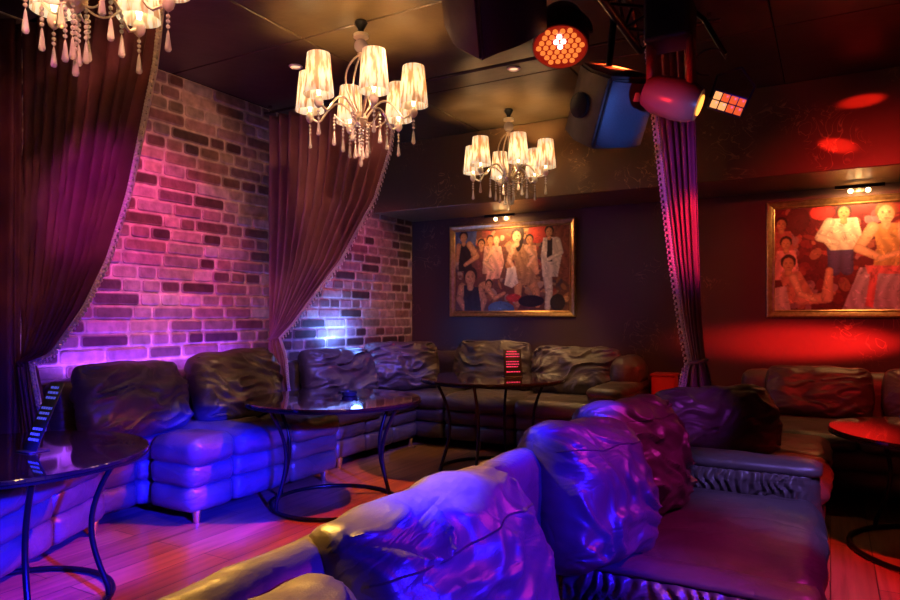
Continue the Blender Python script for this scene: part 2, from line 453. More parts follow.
def brick_wall():
    rnd = random.Random(4)
    V, F, cols = [], [], []
    # mortar backing
    def quad(vs_, c):
        n = len(V); V.extend(vs_); F.append(tuple(range(n, n + 4))); cols.append(c)
    mort = (0.66, 0.56, 0.50)
    b, f_ = box(XL - 0.15, XL, YF - 0.15, YB, 0, ZC)
    n0 = len(V); V.extend(b)
    for q in f_: F.append(tuple(i + n0 for i in q)); cols.append(mort)
    rows = 32; h = ZC / rows
    pal = [(0.50, 0.40, 0.36), (0.40, 0.30, 0.265), (0.30, 0.20, 0.175), (0.22, 0.13, 0.115), (0.13, 0.07, 0.065), (0.075, 0.04, 0.04), (0.30, 0.2, 0.19)]
    for r_ in range(rows):
        kind = [0, 1, 0, 0, 1][r_ % 5]
        y = YF - rnd.random() * 0.3
        dark = rnd.random()
        while y < YB:
            L_ = (rnd.uniform(0.27, 0.35) if kind == 0 else rnd.uniform(0.14, 0.2))
            if rnd.random() < 0.22: L_ = 0.5 * L_ if kind == 0 else 1.8 * L_
            y0, y1 = max(y, YF) + 0.007, min(y + L_, YB) - 0.007
            y += L_
            if y1 - y0 < 0.04: continue
            z0, z1 = r_ * h + 0.007, (r_ + 1) * h - 0.007
            wts = [4, 4, 3, 3, 2, 1.2, 3] if dark < 0.55 else [1, 1.2, 2, 3.2, 3.4, 2.4, 2.5]
            c = rnd.choices(pal, wts)[0]
            c = tuple(k * rnd.uniform(0.85, 1.15) for k in c)
            d = rnd.uniform(0.006, 0.016); e = 0.010
            n = len(V)
            # rim, shoulder, face ring
            def ring(x, i, jit=0):
                rr = 0.016
                pts = []
                for (cy, cz, a0) in ((y1 - i - rr, z1 - i - rr, 0), (y0 + i + rr, z1 - i - rr, 90), (y0 + i + rr, z0 + i + rr, 180), (y1 - i - rr, z0 + i + rr, 270)):
                    for a in (0, 45, 90):
                        pts.append((x, cy + rr * math.cos(R(a0 + a)) + rnd.uniform(-jit, jit), cz + rr * math.sin(R(a0 + a)) + rnd.uniform(-jit, jit)))
                return pts
            V.extend(ring(XL, 0, 0.002)); V.extend(ring(XL + d * 0.75, 0.003, 0.0015)); V.extend(ring(XL + d, e, 0.001))
            for lv in range(2):
                for k in range(12):
                    k2 = (k + 1) % 12
                    F.append((n + lv*12 + k, n + lv*12 + k2, n + (lv+1)*12 + k2, n + (lv+1)*12 + k)); 
                    cols.append(tuple(0.5*(a+b_) for a, b_ in zip(c, mort)) if lv == 0 else tuple(0.72*a+0.28*b_ for a, b_ in zip(c, mort)))
            F.append(tuple(n + 24 + k for k in range(12))); cols.append(c)
    me = bpy.data.meshes.new('wall_left')
    me.from_pydata(V, [], F)
    ca = me.color_attributes.new('colour', 'FLOAT_COLOR', 'CORNER')
    i = 0
    arr = np.zeros((len(me.loops), 4), dtype=np.float32)
    for p, c in zip(me.polygons, cols):
        for li in p.loop_indices: arr[li] = (*c, 1)
    ca.data.foreach_set('color', arr.ravel())
    me.materials.append(M['brick'])
    o = bpy.data.objects.new('wall_left', me)
    C.objects.link(o)
    bm = bmesh.new(); bm.from_mesh(me); bmesh.ops.recalc_face_normals(bm, faces=bm.faces); bm.to_mesh(me); bm.free()
    tag(o, kind='structure')
brick_wall()

# ------------------------------------------------------------------ sofas
def foot(parent, x, y, m=None):
    mb = MB()
    mb.add(lathe([(0.018, 0), (0.02, 0.004), (0.026, 0.05), (0.036, 0.105)], 12))
    return mb.build('foot', m or M['chrome'], parent, (x, y, 0))

def sofa_run(parent, x0, x1, y0, depth, rz=0, ox=0, oy=0, panels=0.46, seats=None, back=True, bt=0.2, zs=0.50, zb=0.86, feet=True, m=None, seed=0, mid=True):
    """one straight run of a sofa; local x along, y from front (y0) to the back"""
    m = m or M['leather']
    Mx = T(ox, oy, 0, rz=rz)
    W = x1 - x0
    n = max(1, round(W / panels))
    pw = W / n
    # lower frame of two padded bands, stitched into panels
    mb = MB()
    for i in range(n):
        for j, (za, zb_) in enumerate(((0.075, 0.23), (0.22, 0.365))):
            mb.add(puff(pw - 0.004, depth - 0.04, zb_ - za, 0.035, 0.016, 0.004, seed + i + 7*j, 26), Mx @ T(x0 + pw*(i+0.5), y0 + depth/2, za))
    mb.build('base', m, parent)
    ns = seats or max(1, round(W / 0.75))
    sw = W / ns
    sd = depth - (0.2 if back else 0.0)
    for i in range(ns):
        MB().add(puff(sw - 0.004, sd, zs - 0.345, 0.055, 0.022, 0.007, seed + 20 + i*3, 34, 4, 3), Mx @ T(x0 + sw*(i+0.5), y0 - 0.012 + sd/2, 0.345)).build('seat_cushion', m, parent)
    if back:
        MB().add(puff(W, bt, zb - 0.30, bt*0.43, 0.01, 0.005, seed + 40, 24), Mx @ T((x0+x1)/2, y0 + depth - bt/2, 0.30)).build('backrest', m, parent)
    if feet:
        for fx_ in (x0 + 0.08, x1 - 0.08) + (((x0+x1)/2,) if (W > 1.6 and mid) else ()):
            for fy_ in (y0 + 0.06, y0 + depth - 0.08):
                p = Mx @ Vector((fx_, fy_, 0))
                foot(parent, p.x, p.y)

def armrest(parent, x0, x1, y0, y1, z1, m=None, seed=0, ruched=None, rh=0.10):
    m = m or M['leather']
    mb = MB()
    W, D = x1 - x0, y1 - y0
    mb.add(puff(W, D, z1 - 0.09 - 0.03, 0.04, 0.008, 0.004, seed, 26), T((x0+x1)/2, (y0+y1)/2, 0.09))
    a = mb.build('armrest', m, parent)
    roll = puff(W + 0.02, D + 0.02, rh, min(0.048, rh*0.48), 0.006, 0.003, seed + 3, 30)
    MB().add(roll, T((x0+x1)/2, (y0+y1)/2, z1 - rh)).build('arm_roll', m, a)
    if ruched:   # gathered inner panel of the arm
        xa, xb, yy, za, zb_ = ruched
        V, F = [], []
        nx, nq = 190, 14
        for j in range(nq + 1):
            v = j / nq
            for i in range(nx + 1):
                u = i / nx
                env = (math.sin(PI * v) ** 0.5) * (min(1, 8*u) * min(1, 8*(1-u)))
                k = u * 46 + 3.6 * nz(u*5, v*2.2, seed) + 1.2*(v-.5)*nz(u*3, 2.2, seed)
                d = 0.022 * env + env * 0.011 * math.sin(k * 2.0) + 0.008*env*nz(u*26, v*4, seed)
                V.append((xa + (xb-xa)*u, yy - d, za + (zb_-za)*v))
        for j in range(nq):
            for i in range(nx):
                a0 = j*(nx+1)+i
                F.append((a0, a0+1, a0+nx+2, a0+nx+1))
        MB().add((V, F)).build('ruched_panel', m, a)
    return a

def cushion(loc, w, h, d, rz=0, tilt=0.2, roll=0.0, seed=0, label='', group=None, m=None, ex=4.0, folds=1.0, seam=False, fold_dir=0.5, res=1.0):
    """a big slack leather back cushion; local x width, z height, front is -y; stands on z=0"""
    t = empty('back_cushion', loc, label=label, cat='cushion', group=group, rot=(0, 0, 0))
    t.rotation_mode = 'XYZ'
    t.matrix_world = Matrix.Translation(loc) @ Euler((0, 0, rz)).to_matrix().to_4x4() @ Euler((0, roll, 0)).to_matrix().to_4x4() @ Euler((-tilt, 0, 0)).to_matrix().to_4x4()
    nx, nq = int(64 * res), int(48 * res)
    def surf(u, v, s):
        # u, v in -1..1 ; s = -1 front, +1 back
        ex_ = ex
        e = max(0.0, (1 - abs(u)**ex_) * (1 - abs(v)**ex_))
        th = d / 2 * e ** 0.5
        th *= 1.0 + 0.18 * (-v)                         # fuller below
        au = 1 - 0.05 * v * v + 0.02 * nz(v*2, seed)
        x = w/2 * u * au
        z = h/2 * (v * (1 - 0.05*u*u)) + h/2
        z -= 0.035 * h * (1 - u*u) * (v > 0) * v       # top edge sags between the corners
        z += 0.015 * nz(u*2.5, seed*2.1, v) 
        a = fold_dir
        p, q = u*math.cos(a) + v*math.sin(a), -u*math.sin(a) + v*math.cos(a)
        wv = nz(u*1.6 + seed, v*1.6, seed*0.7)
        f1 = ridge(p*0.9 + wv, q*3.2 + wv*1.6 + seed, seed*1.9)
        f2 = ridge(p*2.0 - wv, q*6.5 + seed*3 + wv*2, s*3.0)
        f3 = nz(u*2.2, v*2.2, seed + s)
        # gathers fanning from the corners
        fan = 0
        for cu, cv in ((-1, 0.9), (1, 0.9), (-1, -0.8), (1, -0.8)):
            du, dv = u - cu, v - cv
            rr = math.hypot(du, dv)
            fan += math.exp(-rr*2.2) * math.sin(math.atan2(dv, du)*11 + seed + 3*nz(rr*2, seed, cu))
        e2 = min(1.0, e * 3.0)
        th += folds * e2 * (0.024*(f1-0.45)*(0.6+0.8*wv) + 0.004*(f2-0.5) + 0.016*f3 + 0.009*fan)
        return Vector((x, s * th + (0.06*h*(v*v) if s else 0), z))
    V, F = [], []
    idx = {}
    for s in (-1, 1):
        for j in range(nq + 1):
            for i in range(nx + 1):
                rim = i in (0, nx) or j in (0, nq)
                if s == 1 and rim: idx[(s, i, j)] = idx[(-1, i, j)]; continue
                u = math.sin((2*i/nx - 1) * PI/2 * 0.999) * 0.35 + (2*i/nx - 1) * 0.65
                v = math.sin((2*j/nq - 1) * PI/2 * 0.999) * 0.35 + (2*j/nq - 1) * 0.65
                if rim:
                    u = max(-1, min(1, u)); v = max(-1, min(1, v))
                p = surf(u, v, s)
                if rim: p.y = 0.06*h*v*v
                # round the outline corners
                cu, cv = abs(u), abs(v)
                k = (cu*cv)**5
                p.x *= 1 - 0.07*k; p.z = h/2 + (p.z - h/2)*(1 - 0.09*k)
                idx[(s, i, j)] = len(V); V.append(tuple(p))
    for s in (-1, 1):
        for j in range(nq):
            for i in range(nx):
                q = (idx[(s,i,j)], idx[(s,i+1,j)], idx[(s,i+1,j+1)], idx[(s,i,j+1)])
                F.append(q if s == -1 else q[::-1])
    body = MB().add((V, F)).build('cushion_body', m or M['leather'], t, angle=80)
    if seam:
        for vv, du in ((0.58, 0.0),):
            pts = []
            for i in range(61):
                u = -0.93 + 1.86*i/60
                p = surf(u, vv, -1)
                p.y -= 0.0005
                pts.append(p)
            MB().add(tube(pts, 0.0022, 5)).build('seam', m or M['leather_dark'], t)
    return t

# --- long sofa under the brick wall, first booth (runs along +Y, faces +X)
t = empty('corner_sofa', (0, 0, 0), label='dark leather sofa under the brick wall between the two swept curtains', cat='sofa')
Ry = R(90)   # local x -> +Y, local y -> -X
sofa_run(t, 2.64, 2.98, 0, 0.42, rz=Ry, ox=-3.24, oy=0, seats=1, seed=5, back=False, zs=0.51, feet=False)
foot(t, -3.31, 2.73); foot(t, -3.32, 3.90); foot(t, -4.0, 3.9); foot(t, -4.0, 2.35)
sofa_run(t, 2.24, 2.98, 0, 0.44, rz=Ry, ox=-3.665, oy=0, seats=1, seed=6, back=False, zs=0.50, feet=False)
sofa_run(t, 2.99, 4.0, 0, 0.86, rz=Ry, ox=-3.24, oy=0, seats=2, seed=1, back=False, zs=0.51, feet=False)
MB().add(puff(1.78, 0.2, 0.56, 0.09, 0.01, 0.005, 44, 22), T(-4.02, 3.12, 0.30, rz=Ry)).build('backrest', M['leather'], t)

# --- sofa at the left edge, turned to the room
t = empty('angled_sofa', (-3.62, 2.38, 0), rz=R(-60), label='dark leather sofa at the left edge, lit blue, behind the nearest round table', cat='sofa')
sofa_run(t, 0.0, 1.5, -0.0, 0.46, rz=PI, ox=1.5, oy=0.0, seats=2, seed=11, back=False, zs=0.5)

# --- corner sofa of the second booth: along the brick, then along the back wall
t = empty('corner_sofa', (0, 0, 0), label='dark leather corner sofa below the painting on the left, with a red-lit rounded arm', cat='sofa')
sofa_run(t, 4.22, 5.45, 0, 0.66, rz=Ry, ox=-3.44, oy=0, seats=2, seed=60, back=False)
MB().add(puff(2.1, 0.2, 0.56, 0.09, 0.01, 0.005, 64, 22), T(-4.02, 5.3, 0.30, rz=Ry)).build('backrest', M['leather'], t)
sofa_run(t, -3.92, -1.72, 0, 0.92, ox=0, oy=5.43, seats=3, seed=80, panels=0.4)
armrest(t, -1.72, -1.46, 5.25, 6.33, 0.66, seed=90)
# arm curves up into the back
MB().add(puff(0.26, 0.5, 0.3, 0.12, 0.01, 0.006, 91, 30), T(-1.59, 6.08, 0.58)).build('arm_wing', M['leather'], t)

# --- big sofa in the foreground, seen from its seat side: far unit with the ruched arm
t = empty('foreground_sofa', (-0.42, 2.5, 0), label='large foreground leather sofa unit with a ruched far arm and purple-lit seat', cat='sofa')
def loc(o_, x, y): return T(x, y, 0)
# local frame here is world shifted by (-0.42, 2.5)
def run_here(x0, x1, front_x, depth, **kw):
    # run along Y, front towards +X : local x -> +Y, y -> -X
    sofa_run(t, x0, x1, 0, depth, rz=Ry, ox=front_x, oy=0, **kw)
run_here(2.12 - 2.5, 3.13 - 2.5, -0.04 + 0.42, 0.80, seats=1, seed=101, zs=0.49, zb=0.855, bt=0.12)
armrest(t, -0.47, 0.38, 0.63, 0.80, 0.63, seed=110, ruched=(-0.24, 0.35, 0.63, 0.455, 0.585), rh=0.06)
# near unit, its low arm pressed against the far unit
t = empty('foreground_sofa', (-0.42, 1.0, 0), label='nearest leather sofa unit, running out of the picture at the bottom', cat='sofa')
run_here(-0.95, 0.97, 0.38, 0.80, seats=2, seed=131, zs=0.40, zb=0.855, bt=0.12)
armrest(t, -0.32, 0.38, 0.99, 1.10, 0.505, seed=140, ruched=(-0.31, 0.36, 0.992, 0.36, 0.478), rh=0.035)

# --- red booth sofa on the right: wing by the curtain and a run along the back wall
t = empty('corner_sofa', (0.6, 5.4, 0), label='dark red-lit leather corner sofa below the right-hand painting', cat='sofa')
def run_r(x0, x1, front_x, depth, **kw): sofa_run(t, x0, x1, 0, depth, rz=Ry, ox=front_x, oy=0, **kw)
sofa_run(t, 3.55 - 5.4, 5.0 - 5.4, 0, 0.6, rz=Ry, ox=-0.02 - 0.6, oy=0, seats=2, seed=151, zs=0.46, back=False)
sofa_run(t, -0.65 - 0.6, 2.6 - 0.6, 0, 1.12, ox=0, oy=5.08 - 5.4, seats=4, seed=161, zs=0.46, zb=0.80, panels=0.55)

# ------------------------------------------------------------------ back cushions
G1 = None
cushion((-3.67, 2.62, 0.50), 0.78, 0.50, 0.28, rz=R(90+7), tilt=0.28, roll=R(2), seed=3, label='slumped leather cushion beside the large swept curtain on the left, first under the brick', ex=5, folds=1.9, fold_dir=0.35)
cushion((-3.64, 3.43, 0.50), 0.74, 0.54, 0.28, rz=R(90-4), tilt=0.28, roll=R(-3), seed=9, label='leather cushion on the brick-wall sofa, just left of the second curtain\'s tail', ex=5, folds=1.9, fold_dir=-0.45)
cushion((-3.72, 4.64, 0.49), 0.84, 0.50, 0.30, rz=R(90-6), tilt=0.26, roll=R(2), seed=14, label='wide blue-lit leather cushion just right of the second curtain, under the blue light spot', ex=5, folds=2.0, fold_dir=0.5)
cushion((-3.66, 5.50, 0.49), 0.78, 0.53, 0.30, rz=R(52), tilt=0.24, seed=21, label='leather cushion in the corner where brick wall meets dark wall', ex=5, folds=1.8, fold_dir=0.2)
cushion((-2.96, 5.98, 0.49), 0.84, 0.54, 0.28, rz=R(2), tilt=0.24, seed=25, label='leather cushion under the left edge of the left painting', ex=5, folds=2.1, fold_dir=-0.3)
cushion((-2.10, 5.98, 0.49), 0.88, 0.50, 0.28, rz=R(-2), tilt=0.26, seed=33, label='leather cushion under the right half of the left painting, beside the arm', ex=5, folds=2.3, fold_dir=0.8)
# foreground
cushion((-0.54, 0.56, 0.39), 0.54, 0.51, 0.26, rz=R(88), tilt=0.30, seed=41, label='nearest leather cushion, cut off by the bottom edge of the picture', ex=6, folds=0.9, fold_dir=0.6, seam=True, res=1.3)
cushion((-0.585, 1.14, 0.40), 0.58, 0.54, 0.29, rz=R(86), tilt=0.24, roll=R(-2), seed=47, label='large blue and magenta lit leather cushion in the centre foreground with a stitched top', ex=6, folds=1.0, fold_dir=0.5, seam=True, res=1.4)
cushion((-0.61, 1.99, 0.485), 0.50, 0.46, 0.27, rz=R(76), tilt=0.20, roll=R(4), seed=52, label='plump blue-violet leather cushion standing second from the ruched arm', ex=5, folds=1.0, fold_dir=-0.6, seam=True, res=1.4)
cushion((-0.60, 2.54, 0.485), 0.54, 0.47, 0.26, rz=R(70), tilt=0.22, seed=58, label='leather cushion standing beside the ruched arm of the foreground sofa', ex=5, folds=1.3, fold_dir=-0.4, seam=True, res=1.2)
# red booth
cushion((-0.50, 3.90, 0.45), 0.78, 0.43, 0.26, rz=R(47), tilt=0.25, seed=63, label='dark cushion below the narrow curtain, purple on its left side', ex=4, folds=1.3, fold_dir=0.6)
cushion((-0.08, 5.86, 0.45), 0.74, 0.43, 0.26, rz=R(2), tilt=0.25, seed=69, label='dark cushion on the red booth sofa under the left half of the right-hand painting', ex=5, folds=1.2, fold_dir=0.4)
cushion((0.70, 5.86, 0.45), 0.74, 0.43, 0.26, rz=R(-2), tilt=0.25, seed=72, label='dark cushion on the red booth sofa at the right edge of the picture', ex=5, folds=1.2, fold_dir=-0.4)

# small up-lights
def uplight(loc, label, col, lcol, power, spread=110):
    t = empty('uplight', loc, label=label, cat='uplight')
    MB().add(lathe([(0.03, 0), (0.032, 0.01), (0.03, 0.05), (0.026, 0.052), (0.024, 0.045)], 18, True, False)).build('can', M['plastic'], t)
    MB().add(lathe([(0.024, 0.044), (0.012, 0.05)], 16)).build('lens', mat('uplight_lens', col, .3, emis=col, es=25), t)
    o = spot('uplight_lamp', Vector(loc) + Vector((0.03, 0, 0.07)), Vector(loc) + Vector((-0.13, 0, 0.42)), lcol, power, spread, 0.9, 0.02)
    return t
uplight((-4.0, 4.96, 0.865), 'tiny blue-white up-light on the sofa back in the second brick bay', (0.35, 0.6, 1.0), (0.10, 0.25, 1.0), 34, 150)
point('uplight_extra_glow', (-3.95, 5.12, 1.08), (0.12, 0.26, 1.0), 5, 0.06)  # extra point light added to widen the blue glow on the brick
d_ = bpy.data.lights.new('violet_strip_lamp', 'AREA'); d_.shape = 'RECTANGLE'; d_.size = 1.5; d_.size_y = 0.03; d_.energy = 8; d_.color = (0.26, 0.05, 1.0)
o_ = bpy.data.objects.new('violet_strip_lamp', d_); C.objects.link(o_); o_.location = (-4.03, 3.05, 0.88)
o_.rotation_euler = hang_rot((0, 1, 0), (0, 0, 1)) if False else Matrix(((0, 0.94, 0.34), (1, 0, 0), (0, 0.34, -0.94))).to_euler()

# ------------------------------------------------------------------ round tables
def round_table(loc, r=0.57, zt=0.66, label='', base_r=0.42, rz=0.0):
    t = empty('round_table', loc, rz, label, 'table', 'round black glass tables')
    MB().add(lathe([(r - 0.004, zt - 0.020), (r, zt - 0.016), (r, zt - 0.004), (r - 0.004, zt)], 72)).build('tabletop', M['glass_top'], t, angle=30)
    rim = MB().add(lathe([(r - 0.006, zt - 0.030), (r + 0.003, zt - 0.028), (r + 0.004, zt - 0.019), (r - 0.006, zt - 0.0195)], 72, False, False)).build('rim', M['metal_black'], t)
    for k in range(4):
        a = PI/4 * (0.62 if k % 2 else 1.38) + PI/2 * k
        pts = []
        for i in range(15):
            s = i / 14
            rr = r * 0.80 * (1 - s) + base_r * s - 0.10 * math.sin(PI * min(1, s*1.05)) * (1 - 0.2*s)
            pts.append((rr * math.cos(a), rr * math.sin(a), (zt - 0.03) * (1 - s) + 0.02 * s))
        MB().add(tube(pts, 0.0125, 8)).build('leg', M['metal_black'], t)
    MB().add(tube([(base_r*math.cos(2*PI*i/56), base_r*math.sin(2*PI*i/56), 0.014) for i in range(56)], 0.0135, 8, True)).build('base_ring', M['metal_black'], t)
    MB().add(tube([(r*0.78*math.cos(2*PI*i/56), r*0.78*math.sin(2*PI*i/56), zt-0.035) for i in range(56)], 0.006, 6, True)).build('support_ring', M['metal_black'], t)
    return t
round_table((-3.06, 1.52, 0), label='nearest round black table at the left edge, holding a tall menu stand', rz=-1.33)
round_table((-2.86, 3.47, 0), label='round black table in front of the brick-wall sofa, with an ashtray on it', zt=0.70, base_r=0.41, rz=-0.89)
round_table((-2.36, 4.82, 0), label='far round black table holding the pink-lettered menu, in front of the corner sofa', zt=0.75, rz=-0.33)
round_table((0.56, 4.28, 0), r=0.57, zt=0.64, label='round table cut off by the right edge, in front of the red booth', base_r=0.47, rz=0.3)

# ashtray
def ashtray(loc, label):
    t = empty('ashtray', loc, label=label, cat='ashtray')
    MB().add(lathe([(0.038, 0), (0.05, 0.004), (0.055, 0.03), (0.05, 0.032), (0.044, 0.012), (0.001, 0.009)], 24, True, False)).build('bowl', M['plastic'], t)
    for k in range(3):
        a = k*2*PI/3
        MB().add(bbox(0.044, 0.066, -0.009, 0.009, 0.024, 0.034, 0.003, 1), T(rz=a)).build('notch', M['plastic'], t)
ashtray((-2.84, 3.60, 0.70), 'small black ashtray on the table in front of the brick-wall sofa')

def menu(loc, rz, w, h, tilt, colr, label, rows, seed=0):
    t = empty('menu_stand', loc, rz, label, 'menu stand')
    Mx = T(0, 0, 0.004, rx=-tilt)
    MB().add(bbox(-w/2, w/2, -0.004, 0.0, 0, h, 0.0015, 1), Mx).build('card', M['plastic'], t)
    MB().add(bbox(-w/2, w/2, -0.03, 0.06, 0, 0.006, 0.002, 1)).build('base', M['plastic'], t)
    rnd = random.Random(seed)
    mt = mat('menu_print_painted_glow_' + str(seed), colr, 0.5, emis=colr, es=0.45)  # faint emission put into the print so it looks lit
    mb = MB()
    for k in range(rows):
        z = h * (0.92 - 0.84 * k / rows)
        if k in (3, 7): continue
        x = -w * 0.36
        if k in (0,): x = -w*0.3
        end = w * (0.36 if k % 3 else 0.25)
        while x < end:
            lw = rnd.uniform(0.008, 0.02)
            mb.add(box(x, min(x + lw, end + 0.004), -0.0052, -0.0045, z - h*0.018, z + h*0.018), Mx)
            x += lw + 0.004
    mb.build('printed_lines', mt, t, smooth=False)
    return t
menu((-3.00, 1.60, 0.66), R(2), 0.10, 0.31, 0.42, (0.10, 0.12, 0.8), 'tall tilted menu stand with glowing blue print on the nearest table', 11, 2)
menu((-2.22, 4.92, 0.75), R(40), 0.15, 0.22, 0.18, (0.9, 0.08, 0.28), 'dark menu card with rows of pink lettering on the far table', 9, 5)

# red box right of the sofa arm
t = empty('red_box', (-1.30, 6.2, 0), label='red glowing box standing between the sofa arm and the dark wall', cat='box')
MB().add(bbox(-0.10, 0.10, -0.10, 0.10, 0.0, 0.70, 0.012, 2)).build('body', mat('red_lacquer', (0.75, 0.03, 0.02), 0.3), t)
MB().add(bbox(-0.108, 0.108, -0.108, 0.108, 0.70, 0.725, 0.006, 2)).build('lid', mat('red_lid', (0.6, 0.03, 0.02), 0.3), t)

# ------------------------------------------------------------------ curtains
def curtain(name_label, y, x_tie, z_tie, x_near, x_far, prof, folds, m, z_top=2.93, z_tail=0.55, tail_w=0.12, tail_dx=0.0, seed=0, depth=0.045, label='', trim_far=True, cat='curtain', tail_drift=0.0):
    """swept curtain hanging in the plane Y=y from a rail; gathered at (x_tie, z_tie)"""
    t = empty('swept_curtain', (0, 0, 0), label=label, cat=cat)
    sgn = 1 if x_far > x_tie else -1
    nu, nv, nt = folds * 14, 54, 16
    def f(s):
        for (a, b), (c_, d_) in zip(prof, prof[1:]):
            if s <= c_: return b + (d_ - b) * (s - a) / (c_ - a)
        return prof[-1][1]
    rows = []
    for j in range(nv + 1):           # rail down to the tie
        s = 1 - j / nv
        s2 = s ** 1.25
        fs = f(s2)
        z = z_tie + (z_top - z_tie) * s2
        row = []
        for i in range(nu + 1):
            u = i / nu
            # swept threads drop in bows: inner threads straighter
            xt = x_near + (x_far - x_near) * u
            xg = x_tie + sgn * (u - 0.5) * tail_w * 0.6
            g = fs ** (1 - 0.25 * (1-u))
            x = xg + (xt - xg) * g
            amp = depth * (0.35 + 0.65 * min(1, g + 0.1))
            ph = 2*PI*(folds * u + 0.35*nz(u*4, s*1.3, seed))
            yy = y + amp * (math.sin(ph) * (0.8 + 0.5*nz(u*folds*0.7, seed, s*0.8)) + 0.25*math.sin(2*ph + 1))
            yy -= 0.05 * (1 - g) * (1 - s) * math.cos(PI*(u-0.5))
            row.append((x, yy, z))
        rows.append(row)
    for j in range(1, nt + 1):        # tail below the tie
        s = j / nt
        row = []
        for i in range(nu + 1):
            u = i / nu
            wdt = tail_w * (0.6 + 1.1 * s ** 0.6)
            x = x_tie + tail_dx * s + sgn * (u - 0.5) * wdt
            yy = y + 0.02 * (1 + s) * math.sin(2*PI*folds*0.5*u + nz(u*3, s*2, seed)) - 0.05*(1-s)*math.cos(PI*(u-0.5))
            row.append((x, yy, z_tie - (z_tie - z_tail) * s))
        rows.append(row)
    V = [p for r_ in rows for p in r_]
    F = []
    k = nu + 1
    for j in range(len(rows) - 1):
        for i in range(nu):
            F.append((j*k+i, j*k+i+1, (j+1)*k+i+1, (j+1)*k+i))
    d = MB().add((V, F)).build('drape', m, t, angle=89)
    sm = d.modifiers.new('thickness', 'SOLIDIFY'); sm.thickness = 0.004
    # beaded trim along the free edge
    edge = [Vector(r_[-1]) for r_ in rows]
    mb = MB()
    pts = [edge[0]]
    acc = 0; step = 0.017
    path = []
    for a, b in zip(edge, edge[1:]):
        L_ = (b - a).length
        while acc < L_:
            path.append(a + (b - a) * (acc / L_)); acc += step
        acc -= L_
    ctr = Vector((x_tie - sgn*0.4, y, z_top))
    for i, p in enumerate(path):
        o1 = Vector((sgn*0.016, -0.030, 0))
        mb.add(ball(0.0115, 6, 4), T(*(p + o1)))
        if i % 2 == 0:
            mb.add(ball(0.009, 6, 4), T(*(p + o1 + Vector((sgn*0.016, -0.002, -0.010)))))
            mb.add(ball(0.0055, 5, 4, 1.6), T(*(p + o1 + Vector((sgn*0.022, -0.002, -0.026)))))
    mb.add(tube([p + Vector((sgn*0.004, -0.004, 0)) for p in path[::2]], 0.006, 5))
    mb.build('beaded_trim', M['trim'], t)
    # tieback
    pts = [(x_tie + tail_w*0.36*math.cos(2*PI*i/24), y - 0.012 + 0.05*math.sin(2*PI*i/24), z_tie + 0.01*math.cos(2*PI*i/24)) for i in range(24)]
    MB().add(tube(pts, 0.010, 6, True)).build('tieback', m, t)
    # rail pocket heading
    return t

P1 = [(0, 0), (0.03, 0.17), (0.16, 0.40), (0.29, 0.56), (0.46, 0.70), (0.77, 0.90), (1, 1.0)]
P2 = [(0, 0), (0.06, 0.12), (0.11, 0.20), (0.33, 0.56), (0.58, 0.84), (0.78, 0.96), (1, 1.0)]
curtain('', 2.15, -4.03, 0.98, -4.09, -2.78, P1, 11, M['velvet'], z_tail=0.56, tail_w=0.13, tail_dx=0.05, seed=2, depth=0.05,
        label='large plum curtain with beaded edge swept to the left, beside the nearest table')
curtain('', 4.10, -4.00, 1.06, -4.10, -2.81, P2, 12, M['velvet_dusty'], z_tail=0.50, tail_w=0.15, tail_dx=0.06, seed=5, depth=0.05, z_top=2.90,
        label='dusty rose curtain swept to the left between the two brick bays')
P3 = [(0, 0), (0.1, 0.15), (0.3, 0.38), (0.8, 0.85), (1, 1.0)]
curtain('', 4.10, -0.665, 0.98, -0.70, -0.94, P3, 5, M['velvet_dusty'], z_tail=0.60, tail_w=0.12, tail_dx=0.0, seed=8, depth=0.035,
        label='narrow purple-lit curtain hanging between the two paintings')
# straight dark drape lying along the brick wall at the left edge
t = empty('straight_drape', (0, 0, 0), label='straight dark drape hanging at the left edge behind the swept curtain', cat='curtain')
V, F = [], []
nu, nv = 150, 12
for j in range(nv + 1):
    for i in range(nu + 1):
        u = i/nu
        V.append((-4.06 + 0.035*math.sin(2*PI*13*u + 2*nz(u*5, j*0.1, 3)) + 0.02*nz(u*9, j*0.2, 1), 0.95 + 1.17*u, 2.93 - 2.9*j/nv))
for j in range(nv):
    for i in range(nu): F.append((j*(nu+1)+i, j*(nu+1)+i+1, (j+1)*(nu+1)+i+1, (j+1)*(nu+1)+i))
d = MB().add((V, F)).build('drape', M['velvet'], t, angle=89)
d.modifiers.new('thickness', 'SOLIDIFY').thickness = 0.004

def rail(x0, x1, y, label, z=2.945):
    t = empty('curtain_rail', (x0, y, z), label=label, cat='curtain rail')
    MB().add(tube([(0, 0, 0), (x1 - x0, 0, 0)], 0.012, 10)).build('rod', M['dark_metal_rod'], t)
    for x_ in (0.06, (x1 - x0) - 0.06):
        MB().add(bbox(x_ - 0.012, x_ + 0.012, -0.012, 0.012, 0.0, 3.0 - z, 0.002, 1)).build('bracket', M['chrome'], t)
rail(-4.13, -2.7, 2.15, 'curtain rail under the ceiling carrying the large plum curtain')
rail(-4.13, -0.55, 4.10, 'long curtain rail under the ceiling behind the first chandelier')

